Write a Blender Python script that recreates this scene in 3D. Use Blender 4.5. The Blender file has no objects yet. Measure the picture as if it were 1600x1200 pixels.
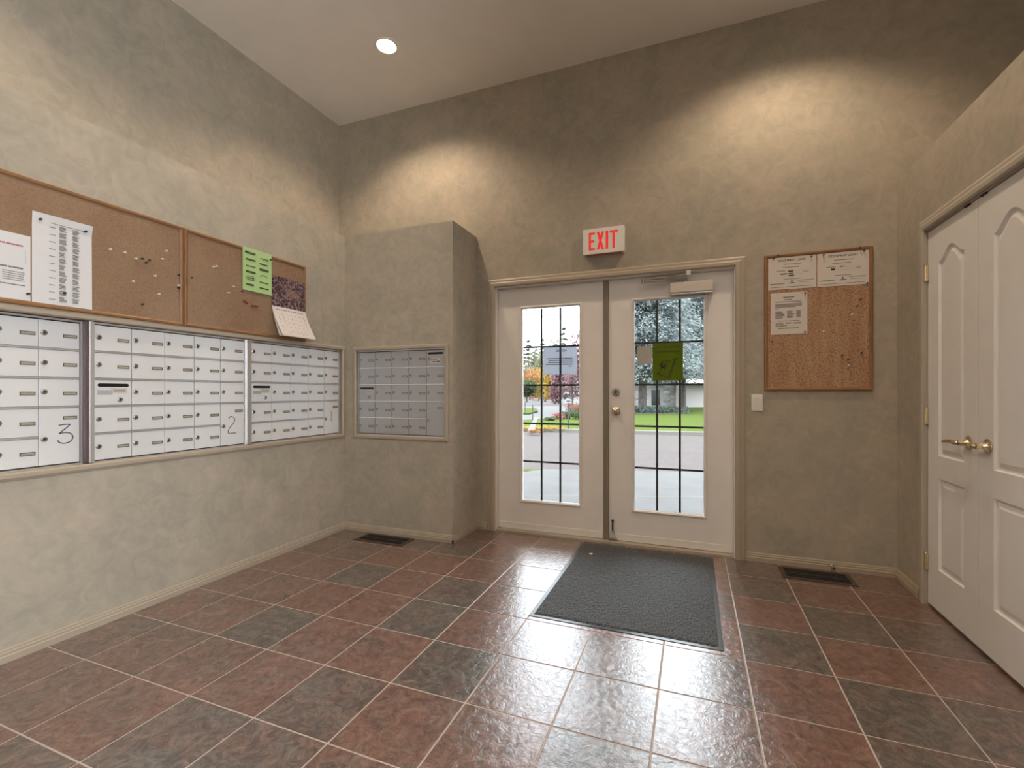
import bpy, bmesh, math, random
from mathutils import Vector, Matrix, Euler
SC = bpy.context.scene
COL = SC.collection
rnd = random.Random(7)
# ------------------------------------------------------------------ camera
YAW = 0.359803
FPX, CXP, CYP = 711.2, 815.36, 612.5            # focal length and principal point of the photo (1600 x 1200)
CAM = Vector((1.4751, -2.2004, 1.1679))
cd = bpy.data.cameras.new('camera')
cam = bpy.data.objects.new('camera', cd); COL.objects.link(cam)
cam.location = CAM; cam.rotation_euler = (math.pi/2, 0, YAW)
cd.sensor_fit = 'HORIZONTAL'; cd.sensor_width = 36.0; cd.lens = FPX/1600*36.0
cd.shift_x = -(CXP-800)/1600; cd.shift_y = (CYP-600)/1600
cd.clip_start = .02; cd.clip_end = 2000
SC.camera = cam
# ------------------------------------------------------------------ overcast sky
W = bpy.data.worlds.new('overcast_sky'); SC.world = W; W.use_nodes = True
nt = W.node_tree; nt.nodes.clear()
def nnode(t, k, **kw):
    n = t.nodes.new(k)
    for a, b in kw.items(): setattr(n, a, b)
    return n
o_ = nnode(nt, 'ShaderNodeOutputWorld'); bg = nnode(nt, 'ShaderNodeBackground'); nt.links.new(bg.outputs[0], o_.inputs[0])
tc = nnode(nt, 'ShaderNodeTexCoord'); sep = nnode(nt, 'ShaderNodeSeparateXYZ'); nt.links.new(tc.outputs['Generated'], sep.inputs[0])
mp = nnode(nt, 'ShaderNodeMapping'); mp.inputs['Scale'].default_value = (2.2, 2.2, 7.0); nt.links.new(tc.outputs['Generated'], mp.inputs[0])
cn = nnode(nt, 'ShaderNodeTexNoise'); cn.inputs['Scale'].default_value = 1.9; cn.inputs['Detail'].default_value = 7; nt.links.new(mp.outputs[0], cn.inputs['Vector'])
cr = nnode(nt, 'ShaderNodeValToRGB'); nt.links.new(cn.outputs['Fac'], cr.inputs[0])
cr.color_ramp.elements[0].position = .36; cr.color_ramp.elements[0].color = (.15, .165, .19, 1)
cr.color_ramp.elements[1].position = .60; cr.color_ramp.elements[1].color = (1, 1, 1, 1)
mx = nnode(nt, 'ShaderNodeMath', operation='MULTIPLY_ADD'); nt.links.new(sep.outputs['Z'], mx.inputs[0]); mx.inputs[1].default_value = 11.0; mx.inputs[2].default_value = 4.2
mm = nnode(nt, 'ShaderNodeMath', operation='MAXIMUM'); nt.links.new(mx.outputs[0], mm.inputs[0]); mm.inputs[1].default_value = 2.0
mt = nnode(nt, 'ShaderNodeVectorMath', operation='MULTIPLY'); mt.inputs[1].default_value = (.95, 1.0, 1.06)
nt.links.new(cr.outputs[0], mt.inputs[0]); nt.links.new(mt.outputs[0], bg.inputs['Color']); nt.links.new(mm.outputs[0], bg.inputs['Strength'])
# sky portals in the two door lights: they add no light, they only guide the sampling of the sky
for nm_, px_ in (('door_light_portal', .381), ('door_light_portal', 1.302)):
    pl = bpy.data.lights.new(nm_, 'AREA'); pl.shape = 'RECTANGLE'; pl.size = .50; pl.size_y = 1.62; pl.cycles.is_portal = True
    po = bpy.data.objects.new(nm_, pl); COL.objects.link(po); po.location = (px_, 1.47, 1.065); po.rotation_euler = (-math.pi/2, 0, 0)
pl = bpy.data.lights.new('fill_window_portal', 'AREA'); pl.shape = 'RECTANGLE'; pl.size = 2.83; pl.size_y = 3.56; pl.cycles.is_portal = True
po = bpy.data.objects.new('fill_window_portal', pl); COL.objects.link(po); po.location = (2.80, -3.035, 1.84); po.rotation_euler = (math.pi/2, 0, math.pi/2)
# ------------------------------------------------------------------ view
vs = SC.view_settings
SC.display_settings.display_device = 'sRGB'
vs.view_transform = 'Standard'; vs.look = 'None'; vs.exposure = 0.66; vs.gamma = 1.0; vs.use_curve_mapping = False
LAMP_W = 40.0
FILL_W = 13.0
LAMP_C = (1.0, .77, .54)
SC.cycles.caustics_reflective = False; SC.cycles.caustics_refractive = False; SC.cycles.max_bounces = 9; SC.cycles.adaptive_threshold = .015
# ------------------------------------------------------------------ helpers
WO = {}
def tag(o, label=None, cat=None, group=None, kind=None):
    if label: o['label'] = label
    if cat: o['category'] = cat
    if group: o['group'] = group
    if kind: o['kind'] = kind
    return o
def empty(name, loc, label=None, cat=None, group=None, kind=None):
    o = bpy.data.objects.new(name, None); COL.objects.link(o)
    o.location = loc; o.empty_display_size = .05; WO[o.name] = Vector(loc)
    return tag(o, label, cat, group, kind)
def wo(o): return WO[o.name] if o else Vector((0, 0, 0))
def link(name, me, mat=None, parent=None, origin=(0, 0, 0)):
    if mat and not me.materials: me.materials.append(mat)
    o = bpy.data.objects.new(name, me); COL.objects.link(o)
    origin = Vector(origin); o.location = origin-wo(parent); o.parent = parent
    WO[o.name] = origin
    return o
class MB:
    def __init__(s): s.v = []; s.f = []
    def add(s, vs, fs):
        n = len(s.v); s.v += [tuple(v) for v in vs]; s.f += [tuple(i+n for i in f) for f in fs]; return s
    def box(s, x0, x1, y0, y1, z0, z1):
        x0, x1 = sorted((x0, x1)); y0, y1 = sorted((y0, y1)); z0, z1 = sorted((z0, z1))
        return s.add([(x0,y0,z0),(x1,y0,z0),(x1,y1,z0),(x0,y1,z0),(x0,y0,z1),(x1,y0,z1),(x1,y1,z1),(x0,y1,z1)],
                     [(0,3,2,1),(4,5,6,7),(0,1,5,4),(1,2,6,5),(2,3,7,6),(3,0,4,7)])
    def prism(s, pts, vec):
        """pts: closed outline of 3-D points, swept along vec"""
        n = len(pts); vec = Vector(vec); a = [Vector(p) for p in pts]; b = [p+vec for p in a]
        return s.add(a+b, [tuple(range(n))[::-1], tuple(range(n, 2*n))]+[(i, (i+1) % n, n+(i+1) % n, n+i) for i in range(n)])
    def quad(s, a, b, c, d): return s.add([a, b, c, d], [(0, 1, 2, 3)])
    def tube(s, pts, rad, n=10, caps=True):
        pts = [Vector(p) for p in pts]; rr = rad if isinstance(rad, (list, tuple)) else [rad]*len(pts)
        rings = []; prev = None
        for i, p in enumerate(pts):
            t = (pts[min(i+1, len(pts)-1)]-pts[max(i-1, 0)]).normalized()
            if prev is None:
                u = t.cross(Vector((0, 0, 1)));
                if u.length < 1e-3: u = t.cross(Vector((1, 0, 0)))
            else: u = prev-t*prev.dot(t)
            u.normalize(); prev = u; w = t.cross(u)
            rings.append([p+(u*math.cos(k*2*math.pi/n)+w*math.sin(k*2*math.pi/n))*rr[i] for k in range(n)])
        vs = [q for r in rings for q in r]; fs = []
        for i in range(len(rings)-1):
            for k in range(n):
                a = i*n+k; b = i*n+(k+1) % n; fs.append((a, b, b+n, a+n))
        if caps: fs += [tuple(range(n))[::-1], tuple(range(len(vs)-n, len(vs)))]
        return s.add(vs, fs)
    def lathe(s, base, axis, prof, n=24):
        """prof: list of (distance along axis, radius)"""
        base = Vector(base); t = Vector(axis).normalized(); u = t.cross(Vector((0, 0, 1)))
        if u.length < 1e-3: u = t.cross(Vector((1, 0, 0)))
        u.normalize(); w = t.cross(u); vs = []; fs = []
        for h, r in prof:
            for k in range(n): vs.append(base+t*h+(u*math.cos(k*2*math.pi/n)+w*math.sin(k*2*math.pi/n))*max(r, 1e-5))
        for i in range(len(prof)-1):
            for k in range(n):
                a = i*n+k; b = i*n+(k+1) % n; fs.append((a, b, b+n, a+n))
        return s.add(vs, fs)
    def mesh(s, name, origin=(0, 0, 0), smooth=False, bevel=0, recalc=True):
        o = Vector(origin); me = bpy.data.meshes.new(name)
        me.from_pydata([tuple(Vector(v)-o) for v in s.v], [], s.f)
        if recalc or bevel:
            bm = bmesh.new(); bm.from_mesh(me)
            bmesh.ops.recalc_face_normals(bm, faces=bm.faces)
            if bevel: bmesh.ops.bevel(bm, geom=[e for e in bm.edges if e.is_manifold and e.calc_face_angle(0) > .5], offset=bevel, segments=2, profile=.6, affect='EDGES')
            bm.to_mesh(me); bm.free()
        if smooth:
            me.polygons.foreach_set('use_smooth', [True]*len(me.polygons))
            try: me.set_sharp_from_angle(angle=math.radians(40))
            except Exception: pass
        me.update(); return me
    def build(s, name, mat, parent=None, origin=None, smooth=False, bevel=0, recalc=True):
        origin = Vector(origin) if origin is not None else wo(parent)
        return link(name, s.mesh(name, origin, smooth, bevel, recalc), mat, parent, origin)
def rep(name, me, parent, origin, mat=None):
    return link(name, me, mat, parent, origin)
# ------------------------------------------------------------------ materials
def newmat(name):
    m = bpy.data.materials.new(name); m.use_nodes = True
    t = m.node_tree; b = t.nodes['Principled BSDF']; return m, t, b
def L(t, a, b): t.links.new(a, b)
def solid(name, col, rough=.5, metal=0, noise=.06, scale=30, bump=0, bscale=None, spec=.5, coat=0):
    m, t, b = newmat(name)
    pos = nnode(t, 'ShaderNodeNewGeometry')
    n = nnode(t, 'ShaderNodeTexNoise'); n.inputs['Scale'].default_value = scale; n.inputs['Detail'].default_value = 4; L(t, pos.outputs['Position'], n.inputs['Vector'])
    r = nnode(t, 'ShaderNodeValToRGB'); L(t, n.outputs['Fac'], r.inputs[0])
    r.color_ramp.elements[0].position = .3; r.color_ramp.elements[1].position = .7
    r.color_ramp.elements[0].color = tuple(c*(1-noise) for c in col)+(1,); r.color_ramp.elements[1].color = tuple(min(1, c*(1+noise)) for c in col)+(1,)
    L(t, r.outputs[0], b.inputs['Base Color']); b.inputs['Roughness'].default_value = rough; b.inputs['Metallic'].default_value = metal
    b.inputs['Specular IOR Level'].default_value = spec; b.inputs['Coat Weight'].default_value = coat
    if bump:
        bn = nnode(t, 'ShaderNodeTexNoise'); bn.inputs['Scale'].default_value = bscale or scale*3; bn.inputs['Detail'].default_value = 3; L(t, pos.outputs['Position'], bn.inputs['Vector'])
        bp = nnode(t, 'ShaderNodeBump'); bp.inputs['Strength'].default_value = bump; bp.inputs['Distance'].default_value = .01; L(t, bn.outputs['Fac'], bp.inputs['Height']); L(t, bp.outputs[0], b.inputs['Normal'])
    return m
def emis(name, col, s):
    m, t, b = newmat(name); b.inputs['Base Color'].default_value = col+(1,); b.inputs['Emission Color'].default_value = col+(1,); b.inputs['Emission Strength'].default_value = s; return m
def wallmat(name, base, amp=1.0):
    """rag-rolled paint: soft lighter and darker clouds of the same taupe"""
    m, t, b = newmat(name); pos = nnode(t, 'ShaderNodeNewGeometry')
    def nz(sc, det, rough=.6, dist=0):
        n = nnode(t, 'ShaderNodeTexNoise'); n.inputs['Scale'].default_value = sc; n.inputs['Detail'].default_value = det; n.inputs['Roughness'].default_value = rough; n.inputs['Distortion'].default_value = dist
        L(t, pos.outputs['Position'], n.inputs['Vector']); return n
    a = nz(2.6, 5, .62, .6); c = nz(11, 4, .6, 1.2)
    r1 = nnode(t, 'ShaderNodeValToRGB'); L(t, a.outputs['Fac'], r1.inputs[0])
    e = r1.color_ramp.elements; e[0].position = .30; e[1].position = .72
    e[0].color = (base[0]*.86, base[1]*.90, base[2]*.90, 1); e[1].color = (base[0]*1.10, base[1]*1.07, base[2]*1.06, 1)
    r2 = nnode(t, 'ShaderNodeValToRGB'); L(t, c.outputs['Fac'], r2.inputs[0]); e = r2.color_ramp.elements
    e[0].position = .35; e[0].color = (.91, .915, .91, 1); e[1].position = .68; e[1].color = (1.08, 1.07, 1.06, 1)
    mul = nnode(t, 'ShaderNodeMix', data_type='RGBA', blend_type='MULTIPLY'); mul.inputs['Factor'].default_value = amp
    L(t, r1.outputs[0], mul.inputs['A']); L(t, r2.outputs[0], mul.inputs['B']); L(t, mul.outputs['Result'], b.inputs['Base Color'])
    b.inputs['Roughness'].default_value = .62; b.inputs['Specular IOR Level'].default_value = .25
    f = nz(160, 2); bp = nnode(t, 'ShaderNodeBump'); bp.inputs['Strength'].default_value = .10; bp.inputs['Distance'].default_value = .004
    L(t, f.outputs['Fac'], bp.inputs['Height']); L(t, bp.outputs[0], b.inputs['Normal'])
    return m
def tilemat():
    """glazed slate-look tile; Object colour picks rust red (0) to slate grey (1)"""
    m, t, b = newmat('slate_look_tile')
    pos = nnode(t, 'ShaderNodeNewGeometry'); oi = nnode(t, 'ShaderNodeObjectInfo')
    sepc = nnode(t, 'ShaderNodeSeparateColor'); L(t, oi.outputs['Color'], sepc.inputs[0])
    off = nnode(t, 'ShaderNodeVectorMath', operation='ADD'); L(t, pos.outputs['Position'], off.inputs[0])
    cmb = nnode(t, 'ShaderNodeCombineXYZ'); ml = nnode(t, 'ShaderNodeMath', operation='MULTIPLY'); ml.inputs[1].default_value = 37.0
    L(t, oi.outputs['Random'], ml.inputs[0]); L(t, ml.outputs[0], cmb.inputs['Z']); L(t, cmb.outputs[0], off.inputs[1])
    def nz(sc, det, rough=.6, dist=0, vec=off):
        n = nnode(t, 'ShaderNodeTexNoise'); n.inputs['Scale'].default_value = sc; n.inputs['Detail'].default_value = det; n.inputs['Roughness'].default_value = rough; n.inputs['Distortion'].default_value = dist
        L(t, vec.outputs[0], n.inputs['Vector']); return n
    a = nz(6.5, 8, .70, .9); c = nz(13, 10, .80, 1.6); d = nz(34, 8, .80, 1.0)
    add = nnode(t, 'ShaderNodeMath', operation='MULTIPLY_ADD'); L(t, a.outputs['Fac'], add.inputs[0]); add.inputs[1].default_value = 2.6
    sb = nnode(t, 'ShaderNodeMath', operation='SUBTRACT'); L(t, sepc.outputs[0], sb.inputs[0]); sb.inputs[1].default_value = 1.36
    L(t, sb.outputs[0], add.inputs[2])
    mixf = nnode(t, 'ShaderNodeClamp'); L(t, add.outputs[0], mixf.inputs[0])
    red = nnode(t, 'ShaderNodeValToRGB'); L(t, c.outputs['Fac'], red.inputs[0]); e = red.color_ramp.elements
    e[0].position = .33; e[0].color = (.048, .024, .019, 1); e[1].position = .66; e[1].color = (.29, .19, .15, 1)
    k = e.new(.44); k.color = (.150, .072, .056, 1); k = e.new(.55); k.color = (.215, .112, .086, 1)
    gry = nnode(t, 'ShaderNodeValToRGB'); L(t, c.outputs['Fac'], gry.inputs[0]); e = gry.color_ramp.elements
    e[0].position = .33; e[0].color = (.030, .026, .023, 1); e[1].position = .66; e[1].color = (.21, .19, .175, 1)
    k = e.new(.48); k.color = (.090, .080, .072, 1)
    mx = nnode(t, 'ShaderNodeMix', data_type='RGBA'); L(t, mixf.outputs[0], mx.inputs['Factor']); L(t, red.outputs[0], mx.inputs['A']); L(t, gry.outputs[0], mx.inputs['B'])
    sp = nnode(t, 'ShaderNodeValToRGB'); L(t, d.outputs['Fac'], sp.inputs[0]); e = sp.color_ramp.elements
    e[0].position = .36; e[0].color = (.50, .46, .44, 1); e[1].position = .50; e[1].color = (1.06, 1.05, 1.04, 1)
    mu = nnode(t, 'ShaderNodeMix', data_type='RGBA', blend_type='MULTIPLY'); mu.inputs['Factor'].default_value = 1
    L(t, mx.outputs['Result'], mu.inputs['A']); L(t, sp.outputs[0], mu.inputs['B']); L(t, mu.outputs['Result'], b.inputs['Base Color'])
    rr = nnode(t, 'ShaderNodeMapRange'); L(t, c.outputs['Fac'], rr.inputs[0]); rr.inputs[3].default_value = .24; rr.inputs[4].default_value = .36; L(t, rr.outputs[0], b.inputs['Roughness'])
    b.inputs['IOR'].default_value = 1.55; b.inputs['Coat Weight'].default_value = .9; b.inputs['Coat Roughness'].default_value = .2; b.inputs['Coat IOR'].default_value = 1.9
    h = nz(34, 6, .62, .9); bp = nnode(t, 'ShaderNodeBump'); bp.inputs['Strength'].default_value = .34; bp.inputs['Distance'].default_value = .006
    L(t, h.outputs['Fac'], bp.inputs['Height']); L(t, bp.outputs[0], b.inputs['Normal']); L(t, bp.outputs[0], b.inputs['Coat Normal'])
    return m
def corkmat(name, base, streak):
    m, t, b = newmat(name); pos = nnode(t, 'ShaderNodeNewGeometry')
    n = nnode(t, 'ShaderNodeTexNoise'); n.inputs['Scale'].default_value = 120; n.inputs['Detail'].default_value = 5; L(t, pos.outputs['Position'], n.inputs['Vector'])
    r = nnode(t, 'ShaderNodeValToRGB'); L(t, n.outputs['Fac'], r.inputs[0]); e = r.color_ramp.elements
    lo, hi = (.50, 1.22) if streak else (.84, 1.08)
    e[0].position = .33; e[0].color = tuple(c*lo for c in base)+(1,); e[1].position = .68; e[1].color = tuple(c*hi for c in base)+(1,)
    k = e.new(.5); k.color = base+(1,)
    mp = nnode(t, 'ShaderNodeMapping'); mp.inputs['Scale'].default_value = (24, 24, 2.2) if streak else (4, 4, 4); L(t, pos.outputs['Position'], mp.inputs[0])
    s = nnode(t, 'ShaderNodeTexNoise'); s.inputs['Scale'].default_value = 1; s.inputs['Detail'].default_value = 4; L(t, mp.outputs[0], s.inputs['Vector'])
    r2 = nnode(t, 'ShaderNodeValToRGB'); L(t, s.outputs['Fac'], r2.inputs[0]); e = r2.color_ramp.elements
    q = .86 if streak else .93
    e[0].position = .35; e[0].color = (1, q, q*.97, 1); e[1].position = .62; e[1].color = (1.12, 1.12, 1.1, 1)
    mu = nnode(t, 'ShaderNodeMix', data_type='RGBA', blend_type='MULTIPLY'); mu.inputs['Factor'].default_value = 1
    L(t, r.outputs[0], mu.inputs['A']); L(t, r2.outputs[0], mu.inputs['B']); L(t, mu.outputs['Result'], b.inputs['Base Color']); b.inputs['Roughness'].default_value = .9; b.inputs['Specular IOR Level'].default_value = .1
    bp = nnode(t, 'ShaderNodeBump'); bp.inputs['Strength'].default_value = .4; bp.inputs['Distance'].default_value = .002; L(t, n.outputs['Fac'], bp.inputs['Height']); L(t, bp.outputs[0], b.inputs['Normal'])
    return m
def woodmat(name, col, along='x'):
    m, t, b = newmat(name); pos = nnode(t, 'ShaderNodeNewGeometry')
    mp = nnode(t, 'ShaderNodeMapping'); mp.inputs['Scale'].default_value = (6, 6, 60) if along != 'z' else (60, 60, 6); L(t, pos.outputs['Position'], mp.inputs[0])
    n = nnode(t, 'ShaderNodeTexNoise'); n.inputs['Scale'].default_value = 1.5; n.inputs['Detail'].default_value = 6; n.inputs['Distortion'].default_value = .5; L(t, mp.outputs[0], n.inputs['Vector'])
    r = nnode(t, 'ShaderNodeValToRGB'); L(t, n.outputs['Fac'], r.inputs[0]); e = r.color_ramp.elements
    e[0].position = .3; e[0].color = tuple(c*.72 for c in col)+(1,); e[1].position = .7; e[1].color = tuple(c*1.15 for c in col)+(1,)
    L(t, r.outputs[0], b.inputs['Base Color']); b.inputs['Roughness'].default_value = .45
    return m
def metalmat(name, col, rough, metal=1.0, grain=None):
    m, t, b = newmat(name); pos = nnode(t, 'ShaderNodeNewGeometry')
    mp = nnode(t, 'ShaderNodeMapping'); mp.inputs['Scale'].default_value = grain or (20, 20, 20); L(t, pos.outputs['Position'], mp.inputs[0])
    n = nnode(t, 'ShaderNodeTexNoise'); n.inputs['Scale'].default_value = 2; n.inputs['Detail'].default_value = 4; L(t, mp.outputs[0], n.inputs['Vector'])
    r = nnode(t, 'ShaderNodeMapRange'); L(t, n.outputs['Fac'], r.inputs[0]); r.inputs[3].default_value = rough*.94; r.inputs[4].default_value = rough*1.06; L(t, r.outputs[0], b.inputs['Roughness'])
    c = nnode(t, 'ShaderNodeValToRGB'); L(t, n.outputs['Fac'], c.inputs[0]); c.color_ramp.elements[0].color = tuple(x*.97 for x in col)+(1,); c.color_ramp.elements[1].color = col+(1,)
    L(t, c.outputs[0], b.inputs['Base Color']); b.inputs['Metallic'].default_value = metal
    return m
def glassmat():
    m = bpy.data.materials.new('clear_door_glass'); m.use_nodes = True; t = m.node_tree; t.nodes.clear()
    o = nnode(t, 'ShaderNodeOutputMaterial'); mix = nnode(t, 'ShaderNodeMixShader'); tr = nnode(t, 'ShaderNodeBsdfTransparent'); gl = nnode(t, 'ShaderNodeBsdfGlossy')
    tr.inputs[0].default_value = (.97, .985, .98, 1); gl.inputs['Roughness'].default_value = .02
    fr = nnode(t, 'ShaderNodeFresnel'); fr.inputs['IOR'].default_value = 1.3
    L(t, fr.outputs[0], mix.inputs[0]); L(t, tr.outputs[0], mix.inputs[1]); L(t, gl.outputs[0], mix.inputs[2]); L(t, mix.outputs[0], o.inputs[0]); return m
def papermat(name, col, trans=0.0):
    m, t, b = newmat(name)
    if trans:
        m.node_tree.nodes.clear(); t = m.node_tree
        o = nnode(t, 'ShaderNodeOutputMaterial'); mix = nnode(t, 'ShaderNodeMixShader'); d = nnode(t, 'ShaderNodeBsdfDiffuse'); tl = nnode(t, 'ShaderNodeBsdfTranslucent')
        pos = nnode(t, 'ShaderNodeNewGeometry'); n = nnode(t, 'ShaderNodeTexNoise'); n.inputs['Scale'].default_value = 25; L(t, pos.outputs['Position'], n.inputs['Vector'])
        r = nnode(t, 'ShaderNodeValToRGB'); L(t, n.outputs['Fac'], r.inputs[0]); r.color_ramp.elements[0].color = tuple(c*.93 for c in col)+(1,); r.color_ramp.elements[1].color = col+(1,)
        mix.inputs[0].default_value = trans
        L(t, r.outputs[0], d.inputs[0]); L(t, r.outputs[0], tl.inputs[0]); L(t, d.outputs[0], mix.inputs[1]); L(t, tl.outputs[0], mix.inputs[2]); L(t, mix.outputs[0], o.inputs[0]); return m
    pos = nnode(t, 'ShaderNodeNewGeometry'); n = nnode(t, 'ShaderNodeTexNoise'); n.inputs['Scale'].default_value = 12; L(t, pos.outputs['Position'], n.inputs['Vector'])
    r = nnode(t, 'ShaderNodeValToRGB'); L(t, n.outputs['Fac'], r.inputs[0]); r.color_ramp.elements[0].color = tuple(c*.95 for c in col)+(1,); r.color_ramp.elements[1].color = col+(1,)
    L(t, r.outputs[0], b.inputs['Base Color']); b.inputs['Roughness'].default_value = .7; b.inputs['Specular IOR Level'].default_value = .2
    return m
def leafmat(name, c0, c1, scale=3.0, rough=.7):
    m, t, b = newmat(name); pos = nnode(t, 'ShaderNodeNewGeometry')
    n = nnode(t, 'ShaderNodeTexNoise'); n.inputs['Scale'].default_value = scale; n.inputs['Detail'].default_value = 6; n.inputs['Roughness'].default_value = .75; L(t, pos.outputs['Position'], n.inputs['Vector'])
    r = nnode(t, 'ShaderNodeValToRGB'); L(t, n.outputs['Fac'], r.inputs[0]); e = r.color_ramp.elements
    e[0].position = .35; e[0].color = c0+(1,); e[1].position = .65; e[1].color = c1+(1,)
    L(t, r.outputs[0], b.inputs['Base Color']); b.inputs['Roughness'].default_value = rough; b.inputs['Specular IOR Level'].default_value = .15
    tl = nnode(t, 'ShaderNodeBsdfTranslucent'); L(t, r.outputs[0], tl.inputs[0]); mx = nnode(t, 'ShaderNodeMixShader'); mx.inputs[0].default_value = .4
    out = t.nodes['Material Output']; L(t, b.outputs[0], mx.inputs[1]); L(t, tl.outputs[0], mx.inputs[2]); L(t, mx.outputs[0], out.inputs[0])
    return m
TAUPE = (.45, .400, .328)
M = dict(
 wall=wallmat('taupe_rag_paint', TAUPE), ceil=solid('ceiling_paint', (.90, .87, .84), .85, noise=.02, scale=4),
 trim=solid('taupe_trim_paint', (.42, .36, .28), .42, noise=.03, scale=8), grout=solid('pale_grout', (.50, .43, .39), .8, noise=.10, scale=60),
 tile=tilemat(), door=solid('entry_door_paint', (.84, .81, .79), .42, noise=.025, scale=7, bump=.03, bscale=300),
 casing=solid('casing_paint', (.43, .37, .29), .42, noise=.03, scale=9),
 closet=solid('closet_door_paint', (.82, .81, .80), .40, noise=.02, scale=9, bump=.04, bscale=240),
 astragal=solid('astragal_paint', (.25, .21, .165), .5, noise=.05, scale=20), bronze=solid('dark_bar_finish', (.022, .022, .02), .6, noise=.1),
 glass=glassmat(), alu=metalmat('brushed_aluminium_door', (.90, .915, .94), .30, .30, (3, 3, 90)), alu_grey=metalmat('darker_grey_door', (.44, .44, .455), .32, .25, (3, 3, 90)), alu_frame=metalmat('aluminium_frame', (.80, .80, .80), .40, 1.0, (8, 8, 8)),  # alu_grey: darker grey version of the door metal, for the block panel
 dark=solid('dark_gap', (.02, .018, .016), .7), slot=solid('black_slot', (.008, .008, .01), .35), lock=metalmat('lock_steel', (.42, .40, .37), .32), keyhole=solid('keyhole_black', (.02, .02, .02), .5),
 plate_frame=solid('plate_frame', (.10, .085, .065), .4, metal=.2), plate_card=solid('plate_card', (.42, .38, .30), .6, noise=.2, scale=400), ink=solid('black_ink', (.03, .03, .032), .7),
 marker=solid('felt_marker', (.05, .055, .075), .5), greyink=solid('printed_grey', (.20, .19, .19), .8), redink=solid('printed_red', (.42, .10, .14), .8), ltgrey=solid('worn_label', (.42, .42, .42), .7, noise=.2, scale=300),
 sticker=solid('sticker', (.62, .58, .50), .6), cork=corkmat('cork_brown', (.285, .19, .125), False), cork2=corkmat('cork_streaky', (.42, .275, .175), True), oak=woodmat('oak_frame', (.30, .145, .06)), oak_v=woodmat('oak_frame_upright', (.30, .145, .06), 'z'),
 paper=papermat('white_paper', (.74, .73, .74)), paper_warm=papermat('office_paper', (.72, .67, .62)), pinkpaper=papermat('calendar_page', (.74, .68, .66)), green=papermat('green_paper', (.46, .66, .30)), gink=solid('green_black_ink', (.05, .10, .04), .8),
 notice=papermat('notice_paper', (.70, .72, .78), .38), lime=papermat('lime_paper', (.15, .22, .018), .24), card=papermat('grey_card', (.52, .50, .46), .12),
 brass=metalmat('polished_brass', (.80, .69, .47), .16), nickel=metalmat('satin_nickel', (.50, .48, .45), .28), chrome=metalmat('chrome', (.75, .75, .77), .12), steel=solid('oxidised_steel', (.10, .09, .08), .35, metal=.8),
 closer=solid('closer_cover', (.66, .59, .52), .35, noise=.02), white=solid('white_plastic', (.80, .79, .76), .4, noise=.01), sign=solid('sign_face', (.86, .85, .80), .4, noise=.02), exitred=emis('exit_red', (.62, .022, .02), .42),
 rubber=solid('mat_rubber', (.03, .042, .05), .30, noise=.1), vent=solid('vent_bronze', (.085, .060, .045), .45, metal=.2), ventdark=solid('vent_shadow', (.006, .006, .006), .8), pin=solid('dark_pin', (.03, .035, .03), .4), wpin=solid('white_pin', (.75, .72, .66), .4), rpin=solid('red_pin', (.20, .03, .022), .4),
 bulb=emis('lamp_glow', (1.0, .93, .80), 9.0), ring=solid('lamp_trim', (.85, .82, .76), .4),
 concrete=solid('concrete_walk', (.072, .070, .068), .9, noise=.08, scale=2.5, spec=.03), asphalt=solid('street_asphalt', (.060, .052, .049), .95, noise=.12, scale=14, bump=.3, bscale=90, spec=.03), kerb=solid('kerb_concrete', (.115, .106, .095), .9, noise=.05, spec=.03),
 grass=solid('mown_grass', (.040, .055, .012), .95, noise=.22, scale=9, bump=.5, bscale=120, spec=.02), soil=solid('planting_bed', (.05, .045, .032), .95, noise=.2), bark=solid('grey_bark', (.075, .062, .058), .9, noise=.35, scale=6, bump=.8, bscale=25),
 needles=leafmat('blue_spruce_needles', (.058, .078, .078), (.28, .31, .305), 1.6), farpine=leafmat('dark_pine', (.035, .042, .036), (.075, .08, .065), .8), pale=leafmat('pale_autumn_leaves', (.075, .085, .05), (.15, .145, .09), .6),
 orange=leafmat('orange_leaves', (.19, .07, .028), (.27, .15, .06), .9), yellow=leafmat('yellow_leaves', (.22, .13, .02), (.30, .22, .06), .9), red=leafmat('burgundy_leaves', (.08, .035, .045), (.30, .18, .19), 3.5), pinkflower=leafmat('pink_blossom', (.20, .05, .055), (.25, .13, .12), 6), shrub=leafmat('green_shrub', (.03, .05, .022), (.08, .10, .05), 5),
 groundcover=leafmat('grey_groundcover', (.03, .05, .045), (.10, .125, .11), 6), stone=None, stucco=solid('pale_stucco', (.34, .32, .31), .9, noise=.04), roof=solid('roof_shingle', (.13, .12, .115), .9, noise=.1), window=solid('house_window', (.012, .018, .018), .1), postdark=solid('dark_post', (.02, .022, .022), .6), whiteout=solid('white_paint_outdoor', (.20, .20, .205), .6), hill=solid('far_hillside', (.10, .095, .06), .95, noise=.3, scale=.05), lot=solid('pale_pavement', (.080, .078, .077), .95, noise=.05, scale=.4, spec=.02), cardark=solid('car_paint_dark', (.02, .02, .025), .25), carlight=solid('car_paint_light', (.16, .16, .165), .25), cartyre=solid('tyre', (.01, .01, .01), .8),
)
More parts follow.
